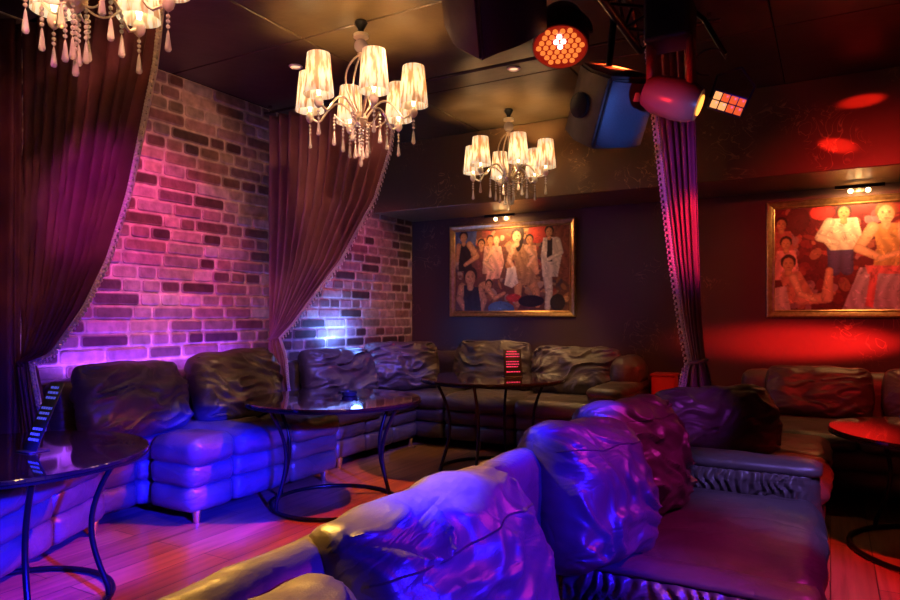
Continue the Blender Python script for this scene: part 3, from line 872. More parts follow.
# ------------------------------------------------------------------ chandeliers
shade_m = mat('lit_organza_shade', (0.9, 0.8, 0.62), 0.6)
def shade_nodes(m):
    nt = m.node_tree
    tc = N(m, 'ShaderNodeTexCoord')
    mp = N(m, 'ShaderNodeMapping'); mp.inputs['Scale'].default_value = (60, 60, 9)
    n = N(m, 'ShaderNodeTexNoise', i_Scale=1.0, i_Detail=4.0)
    L(m, tc.outputs['Object'], mp.inputs['Vector']); L(m, mp.outputs['Vector'], n.inputs['Vector'])
    cr = N(m, 'ShaderNodeValToRGB')
    cr.color_ramp.elements[0].position = 0.42; cr.color_ramp.elements[0].color = (0.60, 0.36, 0.16, 1)
    cr.color_ramp.elements[1].position = 0.54; cr.color_ramp.elements[1].color = (1.0, 0.93, 0.76, 1)
    L(m, n.outputs['Fac'], cr.inputs['Fac'])
    L(m, cr.outputs['Color'], BS(m).inputs['Emission Color'])
    BS(m).inputs['Emission Strength'].default_value = 0.8
    tr = N(m, 'ShaderNodeBsdfTranslucent'); tr.inputs['Color'].default_value = (1.0, 0.80, 0.55, 1)
    L(m, cr.outputs['Color'], tr.inputs['Color'])
    mix = N(m, 'ShaderNodeMixShader'); mix.inputs[0].default_value = 0.6
    out = [n_ for n_ in nt.nodes if n_.type == 'OUTPUT_MATERIAL'][0]
    L(m, BS(m).outputs[0], mix.inputs[1]); L(m, tr.outputs[0], mix.inputs[2]); L(m, mix.outputs[0], out.inputs['Surface'])
shade_nodes(shade_m)
crystal = mat('crystal', (1, 0.95, 0.9), 0.06, 0, 0.9)
BS(crystal).inputs['Transmission Weight'].default_value = 0.45
BS(crystal).inputs['IOR'].default_value = 1.5
bulb_m = mat('glowing_bulb', (1, 0.8, 0.5), 0.4, emis=(1, 0.72, 0.36), es=14)

def drop_mesh(n_beads=3, L_=0.10):
    mb = MB(); z = 0
    mb.add(tube([(0, 0, 0.004), (0, 0, -0.02 - n_beads*0.02)], 0.0012, 4))
    for k in range(n_beads):
        z -= 0.02
        mb.add(ball(0.0085, 7, 5), T(0, 0, z))
    z -= 0.012
    mb.add(lathe([(0.001, z), (0.005, z - 0.012), (0.0125, z - L_*0.78), (0.0135, z - L_*0.88), (0.009, z - L_*0.97), (0.001, z - L_)], 8))
    return mb

def chandelier(loc, label, rz):
    t = empty('chandelier', loc, rz, label, 'chandelier', 'crystal chandeliers over the sofas')
    MB().add(lathe([(0.035, 0.0), (0.04, -0.012), (0.018, -0.05), (0.012, -0.075)], 20)).build('ceiling_cap', M['metal_black'], t)
    MB().add(lathe([(0.012, -0.07), (0.045, -0.078), (0.045, -0.098), (0.012, -0.106)], 20)).build('collar', M['cream'], t)
    MB().add(ball(0.042, 20, 14), T(0, 0, -0.148)).build('glass_ball', crystal, t)
    mb = MB()
    mb.add(lathe([(0.012, -0.188), (0.022, -0.195), (0.016, -0.215), (0.006, -0.23)], 14))
    mb.add(tube([(0, 0, -0.2), (0, 0, -0.62)], 0.006, 6))
    mb.add(lathe([(0.008, -0.63), (0.03, -0.61), (0.042, -0.585), (0.03, -0.56), (0.012, -0.545)], 16))
    for k in range(4):        # bowed frame around the stem
        a = PI/4 + k*PI/2
        pts = []
        for i in range(15):
            s = i/14
            r_ = 0.016 + 0.085 * math.sin(PI*s**0.85)
            pts.append((r_*math.cos(a), r_*math.sin(a), -0.205 - 0.36*s))
        mb.add(tube(pts, 0.006, 6))
    mb.build('stem', M['ring_metal'], t)
    for k in range(6):
        a = k * PI/3
        ca, sa = math.cos(a), math.sin(a)
        pts = []
        for i in range(17):
            s = i/16
            r_ = 0.03 + 0.29*s
            z = -0.585 + 0.115*math.sin(PI*min(1, s*1.25))*0.95 - 0.02*s + (0.045*(s-0.75)/0.25 if s > 0.75 else 0)
            pts.append((r_*ca, r_*sa, z))
        arm = MB().add(tube(pts, 0.007, 7)).build('arm', M['ring_metal'], t)
        e = pts[-1]
        MB().add(lathe([(0.008, e[2]-0.03), (0.02, e[2]-0.018), (0.026, e[2]), (0.020, e[2]+0.03), (0.016, e[2]+0.034)], 14), T(e[0], e[1], 0)).build('candle_cup', M['cream'], arm)
        z0 = e[2] + 0.035
        sh = MB()
        sh.add(lathe([(0.086, z0+0.005), (0.064, z0+0.235)], 28, False, False), T(e[0], e[1], 0))
        so = sh.build('lamp_shade', shade_m, t)
        so.modifiers.new('thickness', 'SOLIDIFY').thickness = 0.002
        MB().add(lathe([(0.006, z0), (0.012, z0+0.03), (0.017, z0+0.07), (0.012, z0+0.10), (0.001, z0+0.125)], 12), T(e[0], e[1], 0)).build('bulb', bulb_m, so)
        point('shade_light', (e[0], e[1], z0 + 0.16), (1.0, 0.58, 0.24), CH_POWER, 0.02, t)
        drop_mesh(3, 0.085).build('crystal_drop', crystal, t, (e[0], e[1], e[2]-0.03))
    for k in range(6):       # inner ring of curled brackets with drops
        a = PI/6 + k*PI/3
        ca, sa = math.cos(a), math.sin(a)
        pts = [((0.03 + 0.13*i/8)*ca, (0.03 + 0.13*i/8)*sa, -0.60 - 0.035*math.sin(PI*i/8) + 0.03*(i/8)) for i in range(9)]
        b = MB().add(tube(pts, 0.0045, 6)).build('bracket', M['ring_metal'], t)
        drop_mesh(4, 0.09).build('crystal_drop', crystal, t, (pts[-1][0], pts[-1][1], pts[-1][2]-0.003))
    for k in range(4):
        a = k*PI/2
        drop_mesh(6, 0.085).build('crystal_drop', crystal, t, (0.035*math.cos(a), 0.035*math.sin(a), -0.60))
    drop_mesh(7, 0.09).build('crystal_drop', crystal, t, (0, 0, -0.625))
    return t
CH_POWER = 14
ch = chandelier((-2.43, 3.19, 3.0), 'lit crystal chandelier with six shades, complete and largest, over the table with the ashtray', 0.35)
c2 = copy_tree(ch); c2.location = (-2.38, 5.18, 3.0); c2.rotation_euler.z = 0.15
c2['label'] = 'smaller-looking lit crystal chandelier in front of the left painting, near the dark wall'
c3 = copy_tree(ch); c3.location = (-2.43, 1.46, 3.0); c3.rotation_euler.z = 0.75
c3['label'] = 'chandelier at the top left corner, only crystals and shade bottoms in view'

# ------------------------------------------------------------------ ceiling fittings
glow = mat('lit_downlight', (1, 0.8, 0.5), 0.4, emis=(1.0, 0.6, 0.28), es=1.3)
def downlight(x, y, label, r=0.045, lit=True):
    t = empty('downlight', (x, y, 3.0), label=label, cat='ceiling light', group='small round ceiling lights')
    MB().add(lathe([(r*0.7, -0.001), (r, -0.001), (r + 0.004, -0.006), (r*0.8, -0.013), (r*0.7, -0.004)], 24, False, False)).build('ring', M['cream'], t)
    MB().add(lathe([(r*0.72, -0.003), (r*0.6, -0.006)], 20)).build('lens', glow if lit else M['cream'], t)
downlight(-1.84, 3.08, 'small round ceiling light just right of the largest chandelier\'s stem')
downlight(-1.95, 4.33, 'small round ceiling light above the far chandelier')
downlight(-3.26, 3.53, 'small round ceiling light nearest the brick wall')
t = empty('sprinkler', (-1.82, 3.62, 3.0), label='small sprinkler head on the ceiling below the upper loudspeaker', cat='sprinkler')
MB().add(lathe([(0.03, 0), (0.034, -0.004), (0.012, -0.01)], 18)).build('plate', M['cream'], t)
MB().add(lathe([(0.007, -0.008), (0.007, -0.04), (0.016, -0.045), (0.016, -0.048)], 12)).build('nozzle', M['chrome'], t)

# ------------------------------------------------------------------ paintings
def paint_canvas(W, H, ops, seed, bg):
    rng = np.random.RandomState(seed)
    yy, xx = np.mgrid[0:H, 0:W]
    X = (xx + 0.5) / W * 1.47; Y = (yy + 0.5) / H
    img = np.zeros((H, W, 3)) + np.array(bg)
    for k in range(260):       # background dabs of colour
        cx, cy = rng.uniform(0, 1.47), rng.uniform(0, 1)
        a, b = rng.uniform(0.015, 0.07), rng.uniform(0.01, 0.05)
        th = rng.uniform(0, PI)
        dx, dy = X - cx, Y - cy
        p, q = dx*math.cos(th)+dy*math.sin(th), -dx*math.sin(th)+dy*math.cos(th)
        mk = (p/a)**2 + (q/b)**2 < 1
        c = np.array(ops['dabs'][rng.randint(len(ops['dabs']))]) * rng.uniform(0.6, 1.2)
        img[mk] = img[mk]*0.35 + c*0.65
    def ell(cx, cy, a, b, c, th=0.0, al=1.0):
        dx, dy = X - cx, Y - cy
        p, q = dx*math.cos(th)+dy*math.sin(th), -dx*math.sin(th)+dy*math.cos(th)
        d = (p/a)**2 + (q/b)**2
        mk = d < 1
        sh = (1.12 - 0.35*np.clip(d, 0, 1) - 0.15*(p/a))[..., None]
        img[mk] = (img*(1-al) + al*np.array(c)*sh)[mk]
    def limb(pts, rads, c):
        for (x0, y0), (x1, y1), r0, r1 in zip(pts, pts[1:], rads, rads[1:]):
            dx, dy = x1-x0, y1-y0
            L2 = dx*dx+dy*dy + 1e-9
            t_ = np.clip(((X-x0)*dx+(Y-y0)*dy)/L2, 0, 1)
            d = np.hypot(X-(x0+t_*dx), Y-(y0+t_*dy)); r_ = r0 + (r1-r0)*t_
            mk = d < r_
            img[mk] = (np.array(c)*(1.15 - 0.5*(d/r_)**2)[..., None])[mk]
    def poly(pts, c):
        mk = np.zeros((H, W), bool)
        n = len(pts)
        for i in range(n):
            x0, y0 = pts[i]; x1, y1 = pts[(i+1) % n]
            if y0 == y1: continue
            cond = ((Y > min(y0, y1)) & (Y <= max(y0, y1)) & (X < (Y-y0)*(x1-x0)/(y1-y0)+x0))
            mk ^= cond
        fold_ = (1 + 0.18*np.sin(X*70 + 4*np.sin(Y*9)))[..., None]
        img[mk] = (np.array(c)*fold_)[mk]
    def head(x, y, s_, skin, hair, long=0.0):
        ell(x, y - 0.22*s_, s_*0.88, s_*0.98, hair)
        if long: ell(x + 0.5*s_, y + 0.35*s_, s_*0.6, s_*(1 + long), hair, 0.15)
        limb([(x, y + 0.5*s_), (x, y + 1.25*s_)], [s_*0.36, s_*0.42], skin)
        ell(x, y + 0.12*s_, s_*0.66, s_*0.86, skin)
        dk = tuple(c*0.3 for c in skin)
        for sx in (-0.27, 0.27): ell(x + sx*s_, y + 0.02*s_, s_*0.13, s_*0.06, dk); ell(x + sx*s_, y - 0.12*s_, s_*0.17, s_*0.035, dk)
        ell(x, y + 0.25*s_, s_*0.07, s_*0.12, tuple(c*0.75 for c in skin)); ell(x, y + 0.5*s_, s_*0.2, s_*0.06, (0.45, 0.08, 0.06))
    ops['draw'](ell, limb, poly, head)
    for _ in range(1):          # soften like wet paint
        img[1:-1, 1:-1] = 0.4*img[1:-1, 1:-1] + 0.15*(img[:-2, 1:-1] + img[2:, 1:-1] + img[1:-1, :-2] + img[1:-1, 2:])
    for k in range(900):        # small brush touches over everything
        cx, cy = rng.uniform(0, 1.47), rng.uniform(0, 1)
        a, b = rng.uniform(0.008, 0.03), rng.uniform(0.004, 0.012)
        th = rng.uniform(0, PI)
        x0_, x1_ = int(max(0, (cx-0.04)/1.47*W)), int(min(W, (cx+0.04)/1.47*W)+1)
        y0_, y1_ = int(max(0, (cy-0.04)*H)), int(min(H, (cy+0.04)*H)+1)
        dx, dy = X[y0_:y1_, x0_:x1_] - cx, Y[y0_:y1_, x0_:x1_] - cy
        p, q = dx*math.cos(th)+dy*math.sin(th), -dx*math.sin(th)+dy*math.cos(th)
        mk = (p/a)**2 + (q/b)**2 < 1
        sub = img[y0_:y1_, x0_:x1_]
        sub[mk] = sub[mk]*rng.choice([0.75, 0.87, 1.15, 1.3])
    img *= (1 + 0.10*(rng.rand(H, W, 1) - 0.5))
    return np.clip(img, 0.004, 1)

SK = (0.62, 0.30, 0.14); SKL = (0.78, 0.46, 0.27); DK = (0.03, 0.018, 0.02); WH = (0.78, 0.66, 0.56); HAIR = (0.035, 0.015, 0.012)
def draw_a(ell, limb, poly, head):
    poly([(0.0, 0.0), (0.3, 0.0), (0.28, 0.2), (0, 0.26)], (0.10, 0.13, 0.30))
    poly([(1.2, 0.0), (1.47, 0.0), (1.47, 0.7), (1.33, 0.6)], (0.30, 0.09, 0.05))
    ell(1.08, 0.07, 0.12, 0.13, (0.75, 0.08, 0.05))
    # back row of party guests
    for x, y, c in ((0.36, 0.16, (0.20, 0.06, 0.05)), (0.48, 0.12, (0.65, 0.35, 0.25)), (0.98, 0.14, (0.70, 0.35, 0.18))):
        poly([(x-0.08, y+0.08), (x+0.08, y+0.08), (x+0.12, y+0.42), (x-0.11, y+0.42)], c); head(x, y + 0.01, 0.058, SK, HAIR)
    # guest at the left in a black waistcoat
    poly([(0.06, 0.15), (0.20, 0.15), (0.24, 0.50), (0.05, 0.50)], DK)
    head(0.12, 0.075, 0.068, SK, HAIR)
    limb([(0.20, 0.17), (0.30, 0.32), (0.14, 0.42)], [0.042, 0.034, 0.022], SK)
    limb([(0.05, 0.18), (0.03, 0.36)], [0.035, 0.025], SK)
    # pale dress in the middle
    head(0.56, 0.13, 0.06, SKL, (0.30, 0.10, 0.04))
    poly([(0.50, 0.22), (0.62, 0.21), (0.66, 0.42), (0.60, 0.60), (0.42, 0.62), (0.46, 0.40)], (0.80, 0.42, 0.30))
    limb([(0.50, 0.26), (0.40, 0.40), (0.52, 0.50)], [0.03, 0.025, 0.018], SKL)
    # tall dancer with long dark hair in a bronze dress
    limb([(0.84, 0.66), (0.83, 0.92)], [0.055, 0.035], SK); limb([(0.98, 0.62), (1.06, 0.76), (1.08, 0.93)], [0.07, 0.05, 0.032], SK)
    poly([(0.76, 0.20), (0.94, 0.22), (0.98, 0.46), (1.08, 0.62), (0.98, 0.70), (0.80, 0.66), (0.80, 0.44)], (0.42, 0.22, 0.11))
    limb([(0.78, 0.22), (0.72, 0.38), (0.80, 0.50)], [0.033, 0.028, 0.02], SKL)
    limb([(0.94, 0.24), (1.03, 0.36), (0.96, 0.46)], [0.034, 0.028, 0.02], SKL)
    head(0.82, 0.10, 0.08, SKL, HAIR, 1.0)
    # white cloth
    poly([(0.70, 0.48), (0.80, 0.46), (0.84, 0.66), (0.76, 0.72), (0.66, 0.68)], WH)
    # man in white jacket
    limb([(1.20, 0.60), (1.22, 0.78), (1.20, 0.96)], [0.055, 0.045, 0.035], WH)
    poly([(1.15, 0.14), (1.32, 0.14), (1.37, 0.36), (1.32, 0.60), (1.14, 0.60), (1.12, 0.34)], WH)
    poly([(1.20, 0.15), (1.26, 0.15), (1.26, 0.42), (1.19, 0.42)], DK)
    limb([(1.32, 0.18), (1.36, 0.32), (1.20, 0.40)], [0.035, 0.03, 0.022], WH)
    head(1.22, 0.07, 0.062, SK, HAIR)
    # front: man with short dark hair in a black tank top
    limb([(0.10, 0.70), (0.06, 0.84), (0.14, 0.99)], [0.055, 0.045, 0.032], SK)
    limb([(0.34, 0.74), (0.40, 0.86), (0.36, 0.99)], [0.045, 0.038, 0.03], SK)
    poly([(0.12, 0.67), (0.32, 0.70), (0.36, 1.0), (0.13, 1.0)], DK)
    head(0.21, 0.57, 0.105, SK, HAIR)
    # blue jeans and lower crowd
    ell(0.62, 0.97, 0.17, 0.09, (0.10, 0.20, 0.42), 0.05)
    limb([(0.44, 0.72), (0.54, 0.84), (0.66, 0.78)], [0.035, 0.028, 0.02], SK); head(0.46, 0.67, 0.055, SK, HAIR)
    ell(0.78, 0.84, 0.10, 0.05, (0.60, 0.05, 0.04)); ell(1.0, 0.88, 0.16, 0.07, DK); ell(1.32, 0.90, 0.09, 0.10, DK)
def draw_b(ell, limb, poly, head):
    ell(0.40, 0.06, 0.10, 0.075, (0.80, 0.06, 0.06))
    ell(0.20, 0.12, 0.10, 0.13, (0.10, 0.02, 0.02))
    for x, y, c in ((0.06, 0.15, (0.5, 0.12, 0.1)), (0.10, 0.34, (0.75, 0.3, 0.28)), (1.05, 0.5, (0.6, 0.2, 0.3)), (1.2, 0.3, (0.4, 0.1, 0.1)), (1.35, 0.45, (0.5, 0.15, 0.3))):
        poly([(x-0.08, y+0.07), (x+0.08, y+0.07), (x+0.12, y+0.36), (x-0.11, y+0.36)], c); head(x, y, 0.06, SK, HAIR)
    poly([(1.22, 0.0), (1.36, 0.0), (1.36, 0.24), (1.22, 0.22)], (0.5, 0.05, 0.05))
    # man in a loose white shirt and dark trousers
    limb([(0.50, 0.42), (0.50, 0.62)], [0.06, 0.05], (0.06, 0.06, 0.18)); limb([(0.60, 0.42), (0.60, 0.62)], [0.055, 0.05], (0.06, 0.06, 0.18))
    poly([(0.46, 0.13), (0.68, 0.13), (0.72, 0.30), (0.66, 0.43), (0.47, 0.43), (0.38, 0.30)], (0.80, 0.68, 0.55))
    limb([(0.46, 0.16), (0.38, 0.30), (0.52, 0.36)], [0.045, 0.038, 0.026], (0.80, 0.68, 0.55))
    head(0.575, 0.07, 0.07, SK, HAIR)
    # woman in a gold top, lilac skirt and pink sash
    poly([(0.70, 0.60), (1.08, 0.60), (1.16, 1.0), (0.56, 1.0)], (0.55, 0.36, 0.52))
    poly([(0.80, 0.20), (1.02, 0.20), (1.02, 0.42), (1.05, 0.60), (0.80, 0.60), (0.83, 0.42)], (0.62, 0.33, 0.12))
    poly([(0.74, 0.58), (1.10, 0.60), (1.10, 0.67), (0.76, 0.66)], (0.85, 0.16, 0.18))
    poly([(0.78, 0.66), (0.84, 0.66), (0.80, 0.98), (0.74, 0.96)], (0.85, 0.14, 0.16))
    limb([(0.80, 0.23), (0.69, 0.42), (0.86, 0.52), (1.0, 0.47)], [0.05, 0.042, 0.03, 0.024], SKL)
    limb([(1.02, 0.23), (1.10, 0.36), (1.02, 0.44)], [0.045, 0.038, 0.026], SKL)
    head(0.90, 0.10, 0.095, SKL, (0.35, 0.12, 0.05))
    ell(1.04, 0.30, 0.05, 0.09, (0.75, 0.55, 0.38))
    # seated guest lower left in rust
    poly([(0.05, 0.62), (0.22, 0.62), (0.34, 0.86), (0.10, 0.95)], (0.60, 0.22, 0.14))
    head(0.12, 0.54, 0.075, SK, HAIR)
    limb([(0.22, 0.90), (0.44, 0.88), (0.46, 0.62)], [0.05, 0.05, 0.03], (0.70, 0.30, 0.20))
    limb([(0.16, 0.68), (0.22, 0.84), (0.34, 0.90)], [0.035, 0.028, 0.02], SKL)
    poly([(0.0, 0.78), (0.10, 0.76), (0.14, 1.0), (0.0, 1.0)], (0.70, 0.5, 0.5))

def painting(xc, zc, w_, h_, ops, seed, bg, label):
    t = empty('framed_painting', (xc, YB - 0.001, zc), label=label, cat='painting')
    # moulded frame: outer step, hollow, inner lip
    prof = [(0.0, 0.0), (0.0, 0.030), (0.012, 0.040), (0.026, 0.034), (0.046, 0.020), (0.056, 0.024), (0.064, 0.016), (0.064, 0.002)]
    V, F = [], []
    n = len(prof)
    for (sx, sz) in ((-1, -1), (1, -1), (1, 1), (-1, 1)):
        for (d, hgt) in prof: V.append((sx*(w_/2 - d), -hgt, sz*(h_/2 - d)))
    for c_ in range(4):
        c2_ = (c_ + 1) % 4
        for k in range(n - 1): F.append((c_*n + k, c_*n + k + 1, c2_*n + k + 1, c2_*n + k))
    MB().add((V, F)).build('frame', M['gold'], t, angle=30)
    MB().add(box(-w_/2 + 0.01, w_/2 - 0.01, -0.006, 0, -h_/2 + 0.01, h_/2 - 0.01)).build('backing_board', M['plastic'], t, smooth=False)
    W, H = 264, 180
    img = paint_canvas(W, H, ops, seed, bg)
    cw, chh = w_ - 0.124, h_ - 0.124
    xs = np.linspace(-cw/2, cw/2, W); zs_ = np.linspace(chh/2, -chh/2, H)
    V = [(float(x_), -0.009, float(z_)) for z_ in zs_ for x_ in xs]
    F = [(j*W+i, (j+1)*W+i, (j+1)*W+i+1, j*W+i+1) for j in range(H-1) for i in range(W-1)]
    me = bpy.data.meshes.new('canvas'); me.from_pydata(V, [], F)
    ca = me.color_attributes.new('colour', 'FLOAT_COLOR', 'POINT')
    arr = np.ones((W*H, 4), dtype=np.float32); arr[:, :3] = img.reshape(-1, 3)
    ca.data.foreach_set('color', arr.ravel())
    me.materials.append(M['canvas'])
    o = bpy.data.objects.new('canvas', me); C.objects.link(o); o.parent = t
    return t
painting(-2.92, 1.725, 1.44, 0.99, {'dabs': [(0.55, 0.22, 0.08), (0.7, 0.35, 0.15), (0.2, 0.05, 0.04), (0.5, 0.06, 0.04), (0.08, 0.05, 0.08), (0.65, 0.45, 0.3)], 'draw': draw_a}, 3, (0.16, 0.06, 0.04),
         'gold-framed painting of a party crowd above the corner sofa, between brick wall and narrow curtain')
painting(0.24, 1.725, 1.44, 0.99, {'dabs': [(0.5, 0.08, 0.06), (0.6, 0.2, 0.12), (0.15, 0.02, 0.03), (0.3, 0.03, 0.03), (0.5, 0.25, 0.3)], 'draw': draw_b}, 8, (0.12, 0.015, 0.02),
         'gold-framed painting with a woman in a lilac skirt, above the red booth')

def picture_light(xc, label):
    t = empty('picture_light', (xc, YB, 2.30), label=label, cat='picture light', group='brass picture lights over the paintings')
    MB().add(bbox(-0.04, 0.04, -0.018, 0, -0.05, 0.0, 0.004, 1)).build('wall_plate', M['ring_metal'], t)
    MB().add(tube([(0, -0.01, -0.02), (0, -0.10, -0.005), (0, -0.18, -0.02)], 0.006, 8)).build('arm', M['ring_metal'], t)
    MB().add(tube([(-0.17, -0.18, -0.025), (0.17, -0.18, -0.025)], 0.016, 10)).build('bar', M['metal_black'], t)
    for x_ in (-0.06, 0.06):
        b = MB().add(ball(0.020, 10, 8), T(x_, -0.15, -0.055)).build('bulb', mat('picture_bulb', (1, .8, .5), 0.4, emis=(1, 0.62, 0.28), es=9), t)
    d = bpy.data.lights.new('picture_lamp', 'AREA'); d.shape = 'RECTANGLE'; d.size = 0.3; d.size_y = 0.04; d.energy = PIC_POWER; d.color = (1, 0.50, 0.17)
    o = bpy.data.objects.new('picture_lamp', d); C.objects.link(o); o.parent = t; o.location = (0, -0.17, -0.08)
    o.rotation_euler = (Vector((0, 0.16, -0.35)).to_track_quat('-Z', 'Y')).to_euler()
    point('picture_bulb_light', (0, -0.13, -0.05), (1, 0.55, 0.2), 0.7, 0.02, t)
PIC_POWER = 5.0
picture_light(-2.96, 'small picture light on a dark bar above the left painting')
picture_light(0.20, 'small picture light on a dark bar above the right-hand painting')

# ------------------------------------------------------------------ lighting rig over the dance floor
rig = empty('lighting_truss', (-0.82, 3.0, 0), label='black lighting bar hanging under the ceiling, carrying the loudspeakers and lamps', cat='lighting truss')
mb = MB()
for dx, dz in ((-0.1, 2.72), (0.1, 2.72), (-0.1, 2.9), (0.1, 2.9)):
    mb.add(tube([(dx, -1.5, dz), (dx, 0.75, dz)], 0.022, 8))
y = -1.5
while y < 0.7:
    for dx in (-0.1, 0.1): mb.add(tube([(dx, y, 2.72), (dx, y + 0.16, 2.9), (dx, y + 0.32, 2.72)], 0.009, 5))
    mb.add(tube([(-0.1, y, 2.72), (0.1, y + 0.16, 2.72), (-0.1, y + 0.32, 2.72)], 0.009, 5))
    y += 0.32
mb.build('truss_frame', M['metal_black'], rig)
for y in (-1.3, 0.5):
    MB().add(bbox(-0.14, 0.14, y - 0.03, y + 0.03, 2.9, 3.0, 0.006, 1)).build('ceiling_hanger', M['metal_black'], rig)

grille = noise_mat('speaker_grille', (0.035, 0.035, 0.045), (0.055, 0.055, 0.07), 260, 0.33, 0.4, 500, 0.3, dist=0.001)
cab_m = noise_mat('painted_cabinet', (0.05, 0.035, 0.03), (0.07, 0.05, 0.042), 20, 0.45, 0.2, 200, dist=0.001)
def loudspeaker(loc, rot, label, w_=0.34, h_=0.52, d_=0.34):
    """front grille faces -y, cabinet tapers to the back"""
    t = empty('loudspeaker', loc, label=label, cat='loudspeaker', rot=rot)
    bm = bmesh.new()
    pts = [(-w_/2, -d_/2), (w_/2, -d_/2), (w_/2, 0), (w_*0.27, d_/2), (-w_*0.27, d_/2), (-w_/2, 0)]
    lo = [bm.verts.new((x_, y_, -h_/2)) for x_, y_ in pts]; hi = [bm.verts.new((x_, y_, h_/2)) for x_, y_ in pts]
    bm.faces.new(lo[::-1]); bm.faces.new(hi)
    for i in range(6): bm.faces.new((lo[i], lo[(i+1) % 6], hi[(i+1) % 6], hi[i]))
    bmesh.ops.bevel(bm, geom=list(bm.edges), offset=0.012, segments=2, affect='EDGES')
    bm.verts.index_update()
    vf = ([tuple(p.co) for p in bm.verts], [tuple(p.index for p in q.verts) for q in bm.faces]); bm.free()
    MB().add(vf).build('cabinet', cab_m, t, angle=30)
    # curved grille
    V, F = [], []
    for i in range(13):
        a = -1 + i/6
        V += [(a*(w_/2 - 0.015), -d_/2 - 0.03*(1 - a*a) - 0.004, -h_/2 + 0.02), (a*(w_/2 - 0.015), -d_/2 - 0.03*(1-a*a) - 0.004, h_/2 - 0.02)]
    for i in range(12): F.append((2*i, 2*i+2, 2*i+3, 2*i+1))
    V += [(-w_/2 + 0.015, -d_/2 + 0.01, -h_/2 + 0.02), (w_/2 - 0.015, -d_/2 + 0.01, -h_/2 + 0.02), (-w_/2 + 0.015, -d_/2 + 0.01, h_/2 - 0.02), (w_/2 - 0.015, -d_/2 + 0.01, h_/2 - 0.02)]
    F += [tuple([26, 27] + [2*i for i in range(12, -1, -1)]), tuple([28] + [2*i + 1 for i in range(13)] + [29])]
    MB().add((V, F)).build('grille', grille, t)
    MB().add(bbox(-0.022, 0.022, -d_/2 - 0.040, -d_/2 - 0.032, h_/2 - 0.10, h_/2 - 0.06, 0.002, 1)).build('badge', mat('pale_badge', (0.5, 0.55, 0.7), 0.3), t)
    # mounting yoke with round side plates
    yk = MB()
    for sx in (-1, 1):
        MB().add(lathe([(0.06, 0), (0.06, 0.012), (0.02, 0.016)], 18), T(sx*(w_/2), 0.0, 0, ry=sx*PI/2)).build('side_knob', M['metal_black'], t)
    return t

def hang(parent_loc, top, label=None):
    pass

CR, CF = Vector((0.8686, 0.4955, 0)), Vector((-0.4955, 0.8686, 0))   # room directions used to set the hanging angles
def hang_rot(n, g):
    """n: where the left side plate looks, g: where the grille looks"""
    x = -Vector(n).normalized(); y = -Vector(g); y = (y - x * y.dot(x)).normalized(); z = x.cross(y)
    return Matrix((x, y, z)).transposed().to_euler()
UP = Vector((0, 0, 1))
sp1 = loudspeaker((-1.145, 2.26, 2.575), hang_rot(-CR*0.75 - CF*0.3 - UP*0.45, CR*0.55 - CF*0.55 - UP*0.5), 'upper black loudspeaker hanging at the top edge, beside the red lamp', 0.34, 0.52, 0.36)
sp2 = loudspeaker((-0.97, 3.26, 2.29), hang_rot(-CR*0.84 - CF*0.52 - UP*0.15, CR*0.46 - CF*0.72 - UP*0.50), 'black loudspeaker with a blue-lit curved grille, hanging left of the narrow curtain', 0.34, 0.34, 0.30)
# brackets for the speakers
for s_, l in ((sp1, (-0.95, 2.22)), (sp2, (-0.94, 3.3))):
    inv = s_.matrix_world
    b = MB().add(tube([(l[0], l[1], 2.74), (s_.location.x, s_.location.y, s_.location.z + 0.02)], 0.018, 8))
    o = b.build('bracket', M['metal_black'], None)
    bpy.context.view_layer.update()
    o.parent = s_; o.matrix_parent_inverse = s_.matrix_world.inverted()

def aim(loc, target): return (Vector(target) - Vector(loc)).to_track_quat('-Z', 'Y').to_euler()

# round LED par lamp
par_loc = Vector((-0.97, 2.62, 2.365))
t = empty('stage_lamp', par_loc, label='round red LED stage lamp with a honeycomb of glowing orange lenses', cat='stage lamp', rot=aim(par_loc, par_loc + Vector((0.12, -0.42, -0.88))))
MB().add(lathe([(0.108, -0.012), (0.116, -0.006), (0.118, 0.03), (0.112, 0.10), (0.085, 0.16), (0.04, 0.185)], 32, False, True)).build('housing', mat('red_glow_tint_housing', (0.05, 0.02, 0.02), 0.35), t)  # red glow of the lamp mixed into the housing colour
MB().add(lathe([(0.001, -0.004), (0.108, -0.006), (0.112, -0.013)], 32, False, False)).build('face_plate', mat('red_face', (0.25, 0.02, 0.02), 0.4, emis=(1.0, 0.03, 0.01), es=0.22), t)
orange = mat('glowing_orange_lens', (.2, 0.05, 0.01), 0.3, emis=(1.0, 0.24, 0.04), es=1.0)
white_l = mat('glowing_white_lens', (1, 0.6, 0.5), 0.3, emis=(1.0, 0.55, 0.42), es=6)
cnt = 0
for q in range(-4, 5):
    for r_ in range(-4, 5):
        hx, hy = 0.0295*(q + r_/2), 0.0295*r_*0.866
        if math.hypot(hx, hy) < 0.098:
            hot = math.hypot(hx - 0.0, hy - 0.028) < 0.03
            MB().add(lathe([(0.0105, -0.006), (0.0115, -0.012), (0.006, -0.017), (0.001, -0.018)], 10, False, True), T(hx, hy, 0)).build('led_lens', white_l if hot else orange, t)
pts = [(0.125*math.cos(PI*i/12), 0, 0.06 + 0.15*math.sin(PI*i/12)) for i in range(13)]
MB().add(tube(pts, 0.008, 6)).build('yoke', M['metal_black'], t)

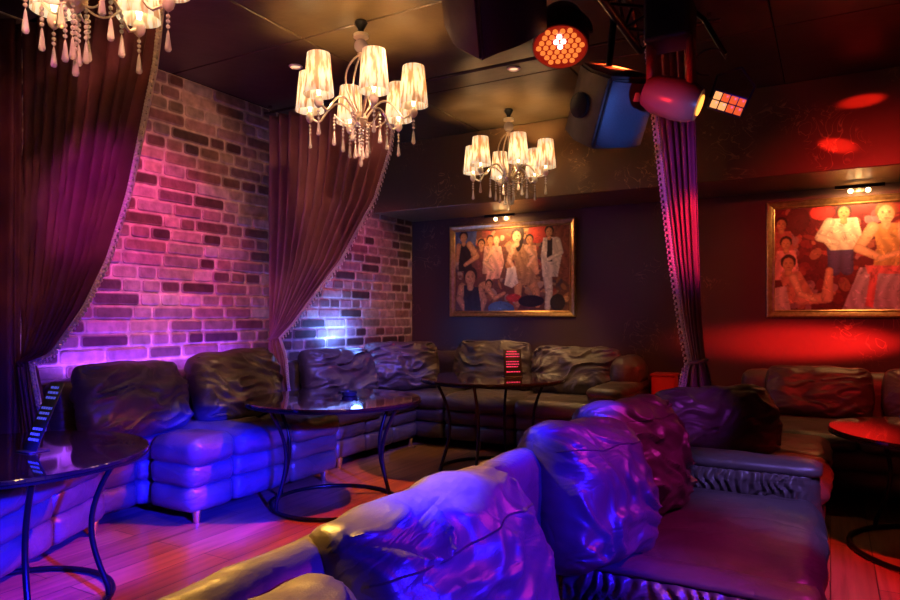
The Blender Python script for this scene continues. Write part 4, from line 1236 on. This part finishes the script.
# moving head lamp
mh = Vector((-0.60, 3.12, 2.25))
t = empty('moving_head_lamp', mh, label='red moving-head lamp with a yellow lens, above the narrow curtain', cat='stage lamp')
redh = mat('satin_dark_housing', (0.16, 0.05, 0.05), 0.3)
MB().add(bbox(-0.13, 0.07, -0.1, 0.1, 0.22, 0.42, 0.02, 2)).build('base', M['plastic'], t)
MB().add(bbox(-0.13, -0.10, -0.05, 0.05, -0.04, 0.24, 0.012, 2)).build('yoke_arm', redh, t)
MB().add(bbox(0.045, 0.075, -0.05, 0.05, -0.04, 0.24, 0.012, 2)).build('yoke_arm', redh, t)
hd = MB().add(lathe([(0.06, -0.13), (0.085, -0.08), (0.092, 0.02), (0.085, 0.09), (0.07, 0.12), (0.05, 0.122)], 28), T(-0.02, 0, -0.02, ry=R(112), rz=R(5))).build('head', redh, t)
MB().add(lathe([(0.046, 0.124), (0.046, 0.128), (0.001, 0.136)], 20), T(-0.02, 0, -0.02, ry=R(112), rz=R(5))).build('lens', mat('glowing_yellow_lens', (1, .5, .1), .3, emis=(1.0, 0.32, 0.04), es=2.5), hd)

# derby lamp with a 2 x 4 grid of cells
dl = Vector((-0.40, 3.22, 2.20))
t = empty('strobe_lamp', dl, label='small box lamp with eight glowing orange square cells, right of the moving head', cat='stage lamp', rot=aim(dl, (0.15, 0.6, 1.35)).to_matrix().__matmul__(Euler((0,0,R(22))).to_matrix()).to_euler())
MB().add(bbox(-0.075, 0.075, -0.045, 0.045, 0.0, 0.11, 0.008, 2)).build('housing', M['plastic'], t)
for i in range(4):
    for j in range(2):
        cx_, cy_ = -0.054 + 0.036*i, -0.019 + 0.038*j
        hot = i > 1 and not (i == 2 and j == 1)
        MB().add(bbox(cx_ - 0.0155, cx_ + 0.0155, cy_ - 0.0165, cy_ + 0.0165, -0.006, 0.001, 0.002, 1)).build('led_cell', mat('cell_%d%d' % (i, j), (.2, .05, .01), .3, emis=(1.0, 0.40, 0.13) if hot else (0.85, 0.10, 0.02), es=1.2 if hot else 1.0), t)
MB().add(tube([(-0.08, 0, 0.05), (-0.085, 0.10, 0.07), (0.0, 0.16, 0.08), (0.085, 0.10, 0.07), (0.08, 0, 0.05)], 0.006, 6)).build('yoke', M['metal_black'], t)

# clamp and cable loops on the bar, catching the light
t = empty('lamp_hanger', (-0.5, 3.2, 2.3), label='clamp and curled cable holding the small orange box lamp', cat='clamp')
MB().add(tube([(-0.22, 0, 0.52), (0.0, 0.02, 0.3), (0.09, 0.02, 0.12)], 0.012, 8)).build('rod', M['metal_black'], t)
MB().add(tube([(0.02 + 0.07*math.cos(a/10*PI*1.5), 0.02, 0.10 + 0.06*math.sin(a/10*PI*1.5)) for a in range(11)], 0.005, 6)).build('cable', M['plastic'], t)
